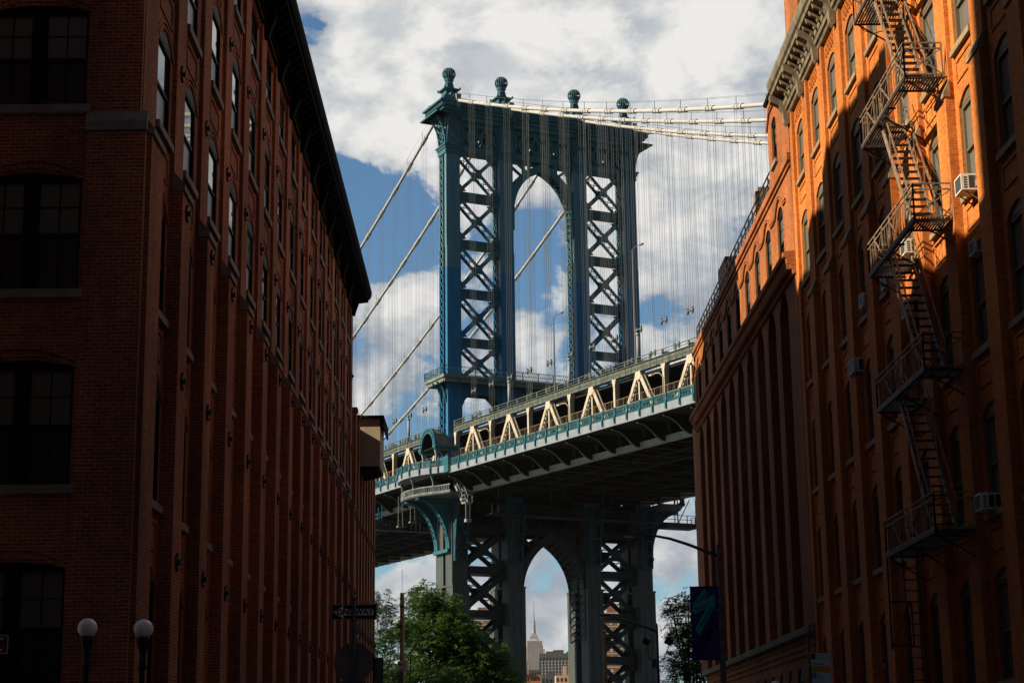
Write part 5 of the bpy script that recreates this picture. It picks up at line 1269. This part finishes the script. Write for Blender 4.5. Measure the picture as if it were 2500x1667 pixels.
for c in CS:   # haunch boxes on the legs beneath the deck
    mb = MB()
    for x in (-0.85, 0.85):
        mb.prism([(-2.5, 28.2), (-3.2, 28.3), (-3.3, 30.5), (-3.7, 33.5), (-4.6, 36.4), (-2.5, 36.6)], 'x', c+x-0.12, c+x+0.12)
    for z0, z1, y in ((28.2, 28.5, -3.3), (30, 30.2, -3.4), (32, 32.2, -3.6), (34, 34.2, -3.9)): mb.box(c-0.85, c+0.85, y, -2.5, z0, z1)
    mb.bar((c-0.85, -3.25, 28.4), (c+0.85, -3.4, 31), 0.15, 0.1); mb.bar((c+0.85, -3.45, 31), (c-0.85, -3.9, 34.5), 0.15, 0.1)
    mb.build('leg_haunch', M_BLUED, BR)

# cables and suspenders
def cz_(y):
    if y < 0: d = -y; return 95.3-0.42*d+0.00083*d*d
    return 95.6-0.44*y+0.00098*y*y
for c in CS:
    mb = MB(); yl = [-125+2.5*k for k in range(51)]; mb.tube([(c, y if y < -2 else -2, cz_(min(y, -2))-0.0) for y in yl if y <= -2], 0.225, 12)
    mb.tube([(c, y, cz_(y)) for y in [2+3*k for k in range(58)]], 0.225, 12)
    mb.tube([(c, -2, cz_(-2)), (c, 2, cz_(2)+0.3)], 0.25, 10)
    cab = mb.build('main_cable', M_CABLE, BR, smooth=True)
    mb = MB()
    for side in (-1, 1):
        rl = [side*(3+5*k) for k in range(24 if side < 0 else 34)]
        for ds in (-0.28, 0.28):
            mb.tube([(c+ds, y, cz_(y)+1.15) for y in rl], 0.016, 3, False)
    cr_ = mb.build('cable_handrope', M_ROPE, cab)
    for k in range(-20, 33):
        y = Y0_+PP*k
        if -3 < y < 2.5 or y > 165: continue
        zc = cz_(y); sl_ = (cz_(y+0.5)-cz_(y-0.5)); zt = 47.4+zo(y)
        if zc < zt+1: continue
        mb = MB(); mb.cur = 0
        mb.tube([(c, y-0.7, zc-0.7*sl_), (c, y+0.7, zc+0.7*sl_)], 0.275, 10)
        for d in (-0.62, 0, 0.62): mb.tube([(c, y+d-0.12, zc+(d-.12)*sl_), (c, y+d+0.12, zc+(d+.12)*sl_)], 0.34, 8)
        mb.cur = 1
        for d in (-0.62, 0.62):
            for ds in (-0.30, -0.42) if False else (-0.13, 0.13): mb.tube([(c+ds, y+d, zc+d*sl_), (c+ds, y+d*0.75, zt)], 0.017, 4, False)
        mb.bar((c-0.28, y, zc), (c-0.28, y, zc+1.15), 0.05, 0.05)
        zs = zt+3.6
        if zc > zs+2:
            for d in (-0.5, 0.5): 
                mb.lathe([(0.04, zs-0.45), (0.17, zs-0.2), (0.19, zs), (0.13, zs+0.15), (0.15, zs+0.25), (0.04, zs+0.35)], c, y+d, 6)
            mb.box(c-0.12, c+0.12, y-0.55, y+0.55, zs-0.08, zs+0.05)
        mb.build('suspender', [M_CABLE, M_ROPE], cab)
        if k % 3 == 1 and abs(c) > 10:
            mb = MB(); mb.tube([(c-0.05, y-5.46*0+0.2, 46.9+zo(y)), (c-0.05, y+0.2, 50.6+zo(y))], 0.2, 10); mb.tube([(c-0.05, y+0.2, 50.3+zo(y)), (c-0.05, y+0.2, 50.6+zo(y))], 0.25, 10); mb.build('post_sleeve', M_FASC, BR, smooth=True)
# lamps along the walkway and roadway
for k, y in enumerate((-7.5-PP, -7.5-5*PP, -7.5-9*PP)):
    mb = MB(); s = -14.95; z = 42.0+zo(y); mb.tube([(s, y, 39.7+zo(y)), (s, y, z+2.5), (s-0.2, y+0.3, z+3.0), (s-0.3, y+1.0, z+3.1), (s-0.35, y+1.6, z+3.05)], 0.05, 6)
    mb.box(s-0.5, s-0.2, y+1.5, y+2.2, z+2.95, z+3.1); mb.build('walkway_lamp', M_CREAM, BR)
for s, y, h in ((-14.2, -30, 56.5), (-13.5, -48.5, 60.5)):
    mb = MB(); mb.tube([(s, y, 46+zo(y)), (s, y, h-0.6)], [0.12, 0.08], 8); mb.tube([(s, y, h-0.6), (s+0.1, y-0.6, h-0.35), (s+0.1, y-1.6, h-0.4)], 0.05, 6); mb.box(s, s+0.25, y-2.2, y-1.5, h-0.5, h-0.35); mb.build('roadway_lamp', M_ROPE, BR)
# inspection gantries, ladders and stairs under the deck
M_PALEM = mat('pale_gantry_metal', (0.24, 0.28, 0.29), 0.5)
mb = MB(); zg = 34.6
mb.box(-18.6, 18.6, 16.2, 17.8, zg, zg+0.15); rails(mb, [(-18.6, 16.2, zg), (18.6, 16.2, zg)], 1.2, 2.0, 0, 0.07); rails(mb, [(-18.6, 17.8, zg), (18.6, 17.8, zg)], 1.2, 2.0, 0, 0.07)
for s in (-18, -12, 12, 18):
    for yy in (16.3, 17.7): mb.bar((s, yy, zg), (s, yy, 38), 0.12, 0.12)
rails(mb, [(-20.4, 15.6, 35.6), (-18.6, 15.6, 35.6), (-18.6, 18.4, 35.6), (-20.4, 18.4, 35.6), (-20.4, 15.6, 35.6)], 1.3, 1.0, 0, 0.08); mb.box(-20.4, -18.6, 15.6, 18.4, 35.4, 35.6)
mb.bar((-20.2, 17, 35.4), (-18.6, 17, 33.6), 0.1, 0.1); mb.bar((-18.6, 17, 33.6), (-17, 17, 35.4), 0.1, 0.1)
mb.build('inspection_gantry', M_STD, BR)
mb = MB(); zg = 33.9
for y0, y1 in ((-9.5, -7.3),):
    mb.box(-13, 19.5, y0, y1, zg, zg+0.15); rails(mb, [(-13, y0, zg), (19.5, y0, zg)], 1.2, 2.0, 0, 0.07); rails(mb, [(19.5, y0, zg), (19.5, y1, zg)], 1.2, 1.0, 0, 0.07)
    for s in (-12, -4, 4, 12, 16, 19): mb.bar((s, y0+.1, zg), (s, y0+.1, 37.4), 0.12, 0.12); mb.bar((s, y0+.1, zg), (s+2, y0+.1, 37.4), 0.1, 0.1)
    mb.box(14, 19, y0, y1, zg-0.6, zg)
for k in range(5): mb.bar((19.6+k*0.7, -14, 36.9), (20.3+k*0.7, -14, 35.2), 0.1, 0.1); mb.bar((20.3+k*0.7, -14, 36.9), (19.6+k*0.7, -14, 35.2), 0.1, 0.1)
mb.bar((18.5, -14, 36.9), (23.5, -14, 36.9), 0.15, 0.15); mb.bar((18.5, -14, 35.2), (23.5, -14, 35.2), 0.12, 0.12)
mb.build('inspection_gantry', M_STD, BR)
mb = MB()
for s in (-16.9, -16.1):
    mb.bar((s, -6.00, 38.2), (s, -8.60, 35.2), 0.08, 0.25); mb.bar((s, -6.00, 39.2), (s, -8.60, 36.2), 0.06, 0.06)
    for k in range(4): mb.bar((s, -6.00-k*.85, 38.2-k), (s, -6.00-k*.85, 39.2-k), 0.06, 0.06)
for k in range(9): mb.box(-16.9, -16.1, -6.10-k*0.29, -5.90-k*0.29, 38.1-k*0.33, 38.14-k*0.33)
mb.box(-17.0, -16.0, -9.70, -8.50, 35.1, 35.2); rails(mb, [(-17, -8.50, 35.2), (-17, -9.70, 35.2), (-16, -9.70, 35.2)], 1.0, 1.0, 0, 0.06)
for k in range(7): mb.box(-16.9, -16.3, -9.60, -9.52, 33.0+k*0.3, 33.05+k*0.3)
mb.bar((-16.9, -9.60, 32.8), (-16.9, -9.60, 35.2), .07, .07); mb.bar((-16.3, -9.60, 32.8), (-16.3, -9.60, 35.2), .07, .07); mb.box(-17, -16.2, -9.90, -9.30, 32.6, 33.0)
mb.build('access_stair', M_PALEM, BR)
mb = MB()
for s, y in ((-17.5, 6.5), (-17.2, 11.5)):
    for ds in (-0.35, 0.35): mb.bar((s+ds, y, 34.6), (s+ds*0.8, y, 38.8), 0.08, 0.08)
    for k in range(8): mb.bar((s-.35, y, 34.9+k*.5), (s+.35, y, 34.9+k*.5), 0.05, 0.05)
    mb.box(s-0.5, s+0.5, y-.3, y+.3, 34.4, 34.6)
mb.build('access_ladder', M_GREENG, BR)

# ------------------------------------------------------------------ far city
M_ESB = mottled('pale_limestone', [(0.30, 0.27, 0.245), (0.38, 0.345, 0.31)], 0.05, 0.9, coord='World')
M_ESBW = mat('limestone_window_band', (0.17, 0.16, 0.16), 0.6)
M_MET = mat('spire_metal', (0.22, 0.235, 0.25), 0.5, 0.2)
T = thing('stepped_skyscraper', 'pale stepped limestone skyscraper with a needle spire framed by the lower arch', 'skyscraper', (116.4, 5020, 0))
mb = MB()
for x0, x1, y0, y1, z1 in ((-32, 29.5, 0, 50, 277), (-29, 29.3, 2, 48, 307.5), (-24, 24, 4, 46, 308.5), (-23, 23.5, 5, 45, 318), (-21, 22, 6, 44, 330.5)): mb.box(x0, x1, y0, y1, 0 if z1 == 277 else z1-32, z1)
for k in range(15):
    x = -31+k*4.2; mb.box(x, x+1.6, -1.2, 0, 0, 277)
for k in range(10):
    x = -20+k*4.2; mb.box(x, x+1.7, 1.0, 6, 277, 330)
mb.build('shaft', M_ESB, T)
mb = MB()
for j in range(30):
    z = 170+j*3.6
    if z < 275: mb.box(-31.2, 29, -0.6, -0.1, z, z+1.5)
for j in range(14):
    z = 279+j*3.7
    if z < 328: mb.box(-19.5, 20.5, 1.4, 4.5 if z < 306 else 5.9, z, z+1.6)
mb.box(-16, -12.5, -1.4, 0, 0, 268)
mb.build('window_bands', M_ESBW, T)
mb = MB(); mb.lathe([(22, 330.5), (20, 334), (16, 338), (15, 344), (10, 347), (8, 352)], 0, 25, 4, math.pi/4); mb.lathe([(7.5, 344), (5.2, 360), (4.6, 377), (3.2, 381), (4.4, 383), (4.4, 385), (2.2, 388), (2.0, 392)], 0, 25, 12)
for x in (-1, 1): mb.prism([(x*9.5, 345), (x*5.5, 352), (x*3.6, 378), (x*2.2, 378), (x*4.0, 345)], 'y', 23, 27)
mb.lathe([(2.0, 392), (1.6, 405), (1.0, 420), (0.5, 430), (0.25, 443)], 0, 25, 6)
mb.build('spire', M_MET, T)
mb = MB(); mb.box(-12, 6, 0, 3, 331, 333.5); mb.build('crown_band', M_WHITE, T)
# dark slab block with paired windows
T = thing('dark_office_block', 'dark grey block with rows of bright paired windows right of the spired skyscraper', 'building', (50.5, 1500, 0))
M_DKB = mottled('dark_grey_concrete', [(0.05, 0.055, 0.05), (0.085, 0.09, 0.08)], 0.2, 0.9, coord='World')
mb = MB(); mb.box(-12, 20, 0, 18, 0, 89.4); mb.box(-6, 0, 3, 12, 89.4, 91.2); mb.box(0, 8.5, 2, 12, 89.4, 92.2); mb.box(11, 16, 2, 12, 89.4, 90.8)
for k in range(12): mb.box(-12.1+k*2.72, -11.2+k*2.72, -0.35, 0, 0, 86.3)
mb.build('wall', M_DKB, T)
M_BRW = mat('pale_blinds_window', (0.45, 0.47, 0.47), 0.3)
k = 0
wm_ = MB(); wm_.box(0, 0.82, -0.1, 0, 0, 1.55); wm_.box(0.95, 1.6, -0.1, 0, 0, 1.55); wme = fixmesh(wm_.mesh('window', M_BRW))
for i in range(9):
    for j in range(9): inst(wme, 'window', T, (-11.0+i*2.72+rnd.uniform(-.1, .1), 0, 83.6-j*2.45-1.55))
# brick towers with pale bands
M_BTW = mottled('apartment_brick', [(0.17, 0.095, 0.065), (0.24, 0.13, 0.085)], 0.6, 0.9, coord='World'); M_BND = mat('pale_floor_band', (0.40, 0.34, 0.28), 0.9)
def aptower(loc, w, h, label, top=3.0):
    T = thing('apartment_tower', label, 'apartment building', loc, 0, 'brick apartment towers across the river')
    mb = MB(); mb.box(-w/2, w/2, 0, 16, 0, h); mb.box(-w*0.15, w*0.28, 2, 10, h, h+top); mb.build('wall', M_BTW, T)
    mb = MB()
    z = h
    while z > 25: mb.box(-w/2-0.05, w/2+0.05, -0.12, 0, z-0.55 if z < h else z-1.6, z); z -= 2.95
    mb.build('floor_bands', M_BND, T)
    wd_ = MB(); wd_.box(-0.5, 0.5, -0.1, 0, 0, 1.25); me = fixmesh(wd_.mesh('window', M_BRW)); 
    z = h-2.5
    for j in range(12):
        for x in (-w*0.32, 0.0, w*0.32): inst(me, 'window', T, (x, 0, z))
        z -= 2.95
aptower((52.6, 800, 0), 10.4, 66.0, 'brick apartment tower with pale bands seen through the right legs of the tower', 3.2)
aptower((-4.4, 800, 0), 12.5, 64.5, 'brick apartment tower with pale bands seen through the left legs of the tower', 4.6)
def lowblock(name, loc, parts, m_, label):
    T = thing(name, label, 'building', loc, 0, 'low buildings across the river'); mb = MB()
    for b_ in parts: mb.box(*b_)
    mb.build('wall', m_, T); mb = MB()
    b_ = parts[0]; n = max(2, int((b_[1]-b_[0])/1.3)); z = b_[5]-2.2
    for j in range(5):
        for i in range(n): mb.box(b_[0]+0.35+i*(b_[1]-b_[0])/n, b_[0]+0.95+i*(b_[1]-b_[0])/n, b_[2]-0.08, b_[2], z, z+1.2)
        z -= 3
    p = mb.build('window_panes', M_GLASS, T)
M_OR = mat('orange_brick_far', (0.36, 0.13, 0.06), 0.9); M_PK = mat('pale_pink_brick', (0.50, 0.32, 0.22), 0.9); M_BLK = mat('dark_slate_far', (0.07, 0.08, 0.10), 0.8)
lowblock('low_brick_building', (16.5, 700, 0), [(-5, 2, 0, 10, 0, 34.6), (-4.5, -2.5, -1, 4, 34.6, 36.2)], M_OR, 'low orange brick building under the left side of the skyscraper')
lowblock('dark_gabled_building', (16.4, 760, 0), [(-2, 3.5, 0, 8, 0, 39.5)], M_BLK, 'small dark building rising in front of the skyscraper base')
lowblock('grey_low_building', (21, 690, 0), [(-2.6, 3.2, 0, 10, 0, 33.4), (0.0, 2.8, 1, 5, 33.4, 35.0)], M_BLK, 'grey low building beneath the dark block with paired windows')
lowblock('pale_brick_building', (26.5, 650, 0), [(-4, 6, 0, 10, 0, 32.0), (-1.2, 0, 0, 2, 32, 35.2), (2, 3.5, 0, 2, 32, 36.5)], M_PK, 'pale pink sunlit brick building with chimneys beside the right edge of the arch')

# ------------------------------------------------------------------ haze
hm = bpy.data.materials.new('haze'); hm.use_nodes = True; hn = hm.node_tree; hn.nodes.clear()
ho = hn.nodes.new('ShaderNodeOutputMaterial'); pv = hn.nodes.new('ShaderNodeVolumePrincipled')
pv.inputs['Density'].default_value = 3.2e-5; pv.inputs['Color'].default_value = (0.78, 0.85, 0.95, 1); pv.inputs['Anisotropy'].default_value = 0.2
hn.links.new(pv.outputs[0], ho.inputs['Volume'])
g = MB(); g.box(-2000, 2000, -300, 5600, -1.0, 470); hz = g.build('haze', hm); hz['kind'] = 'stuff'
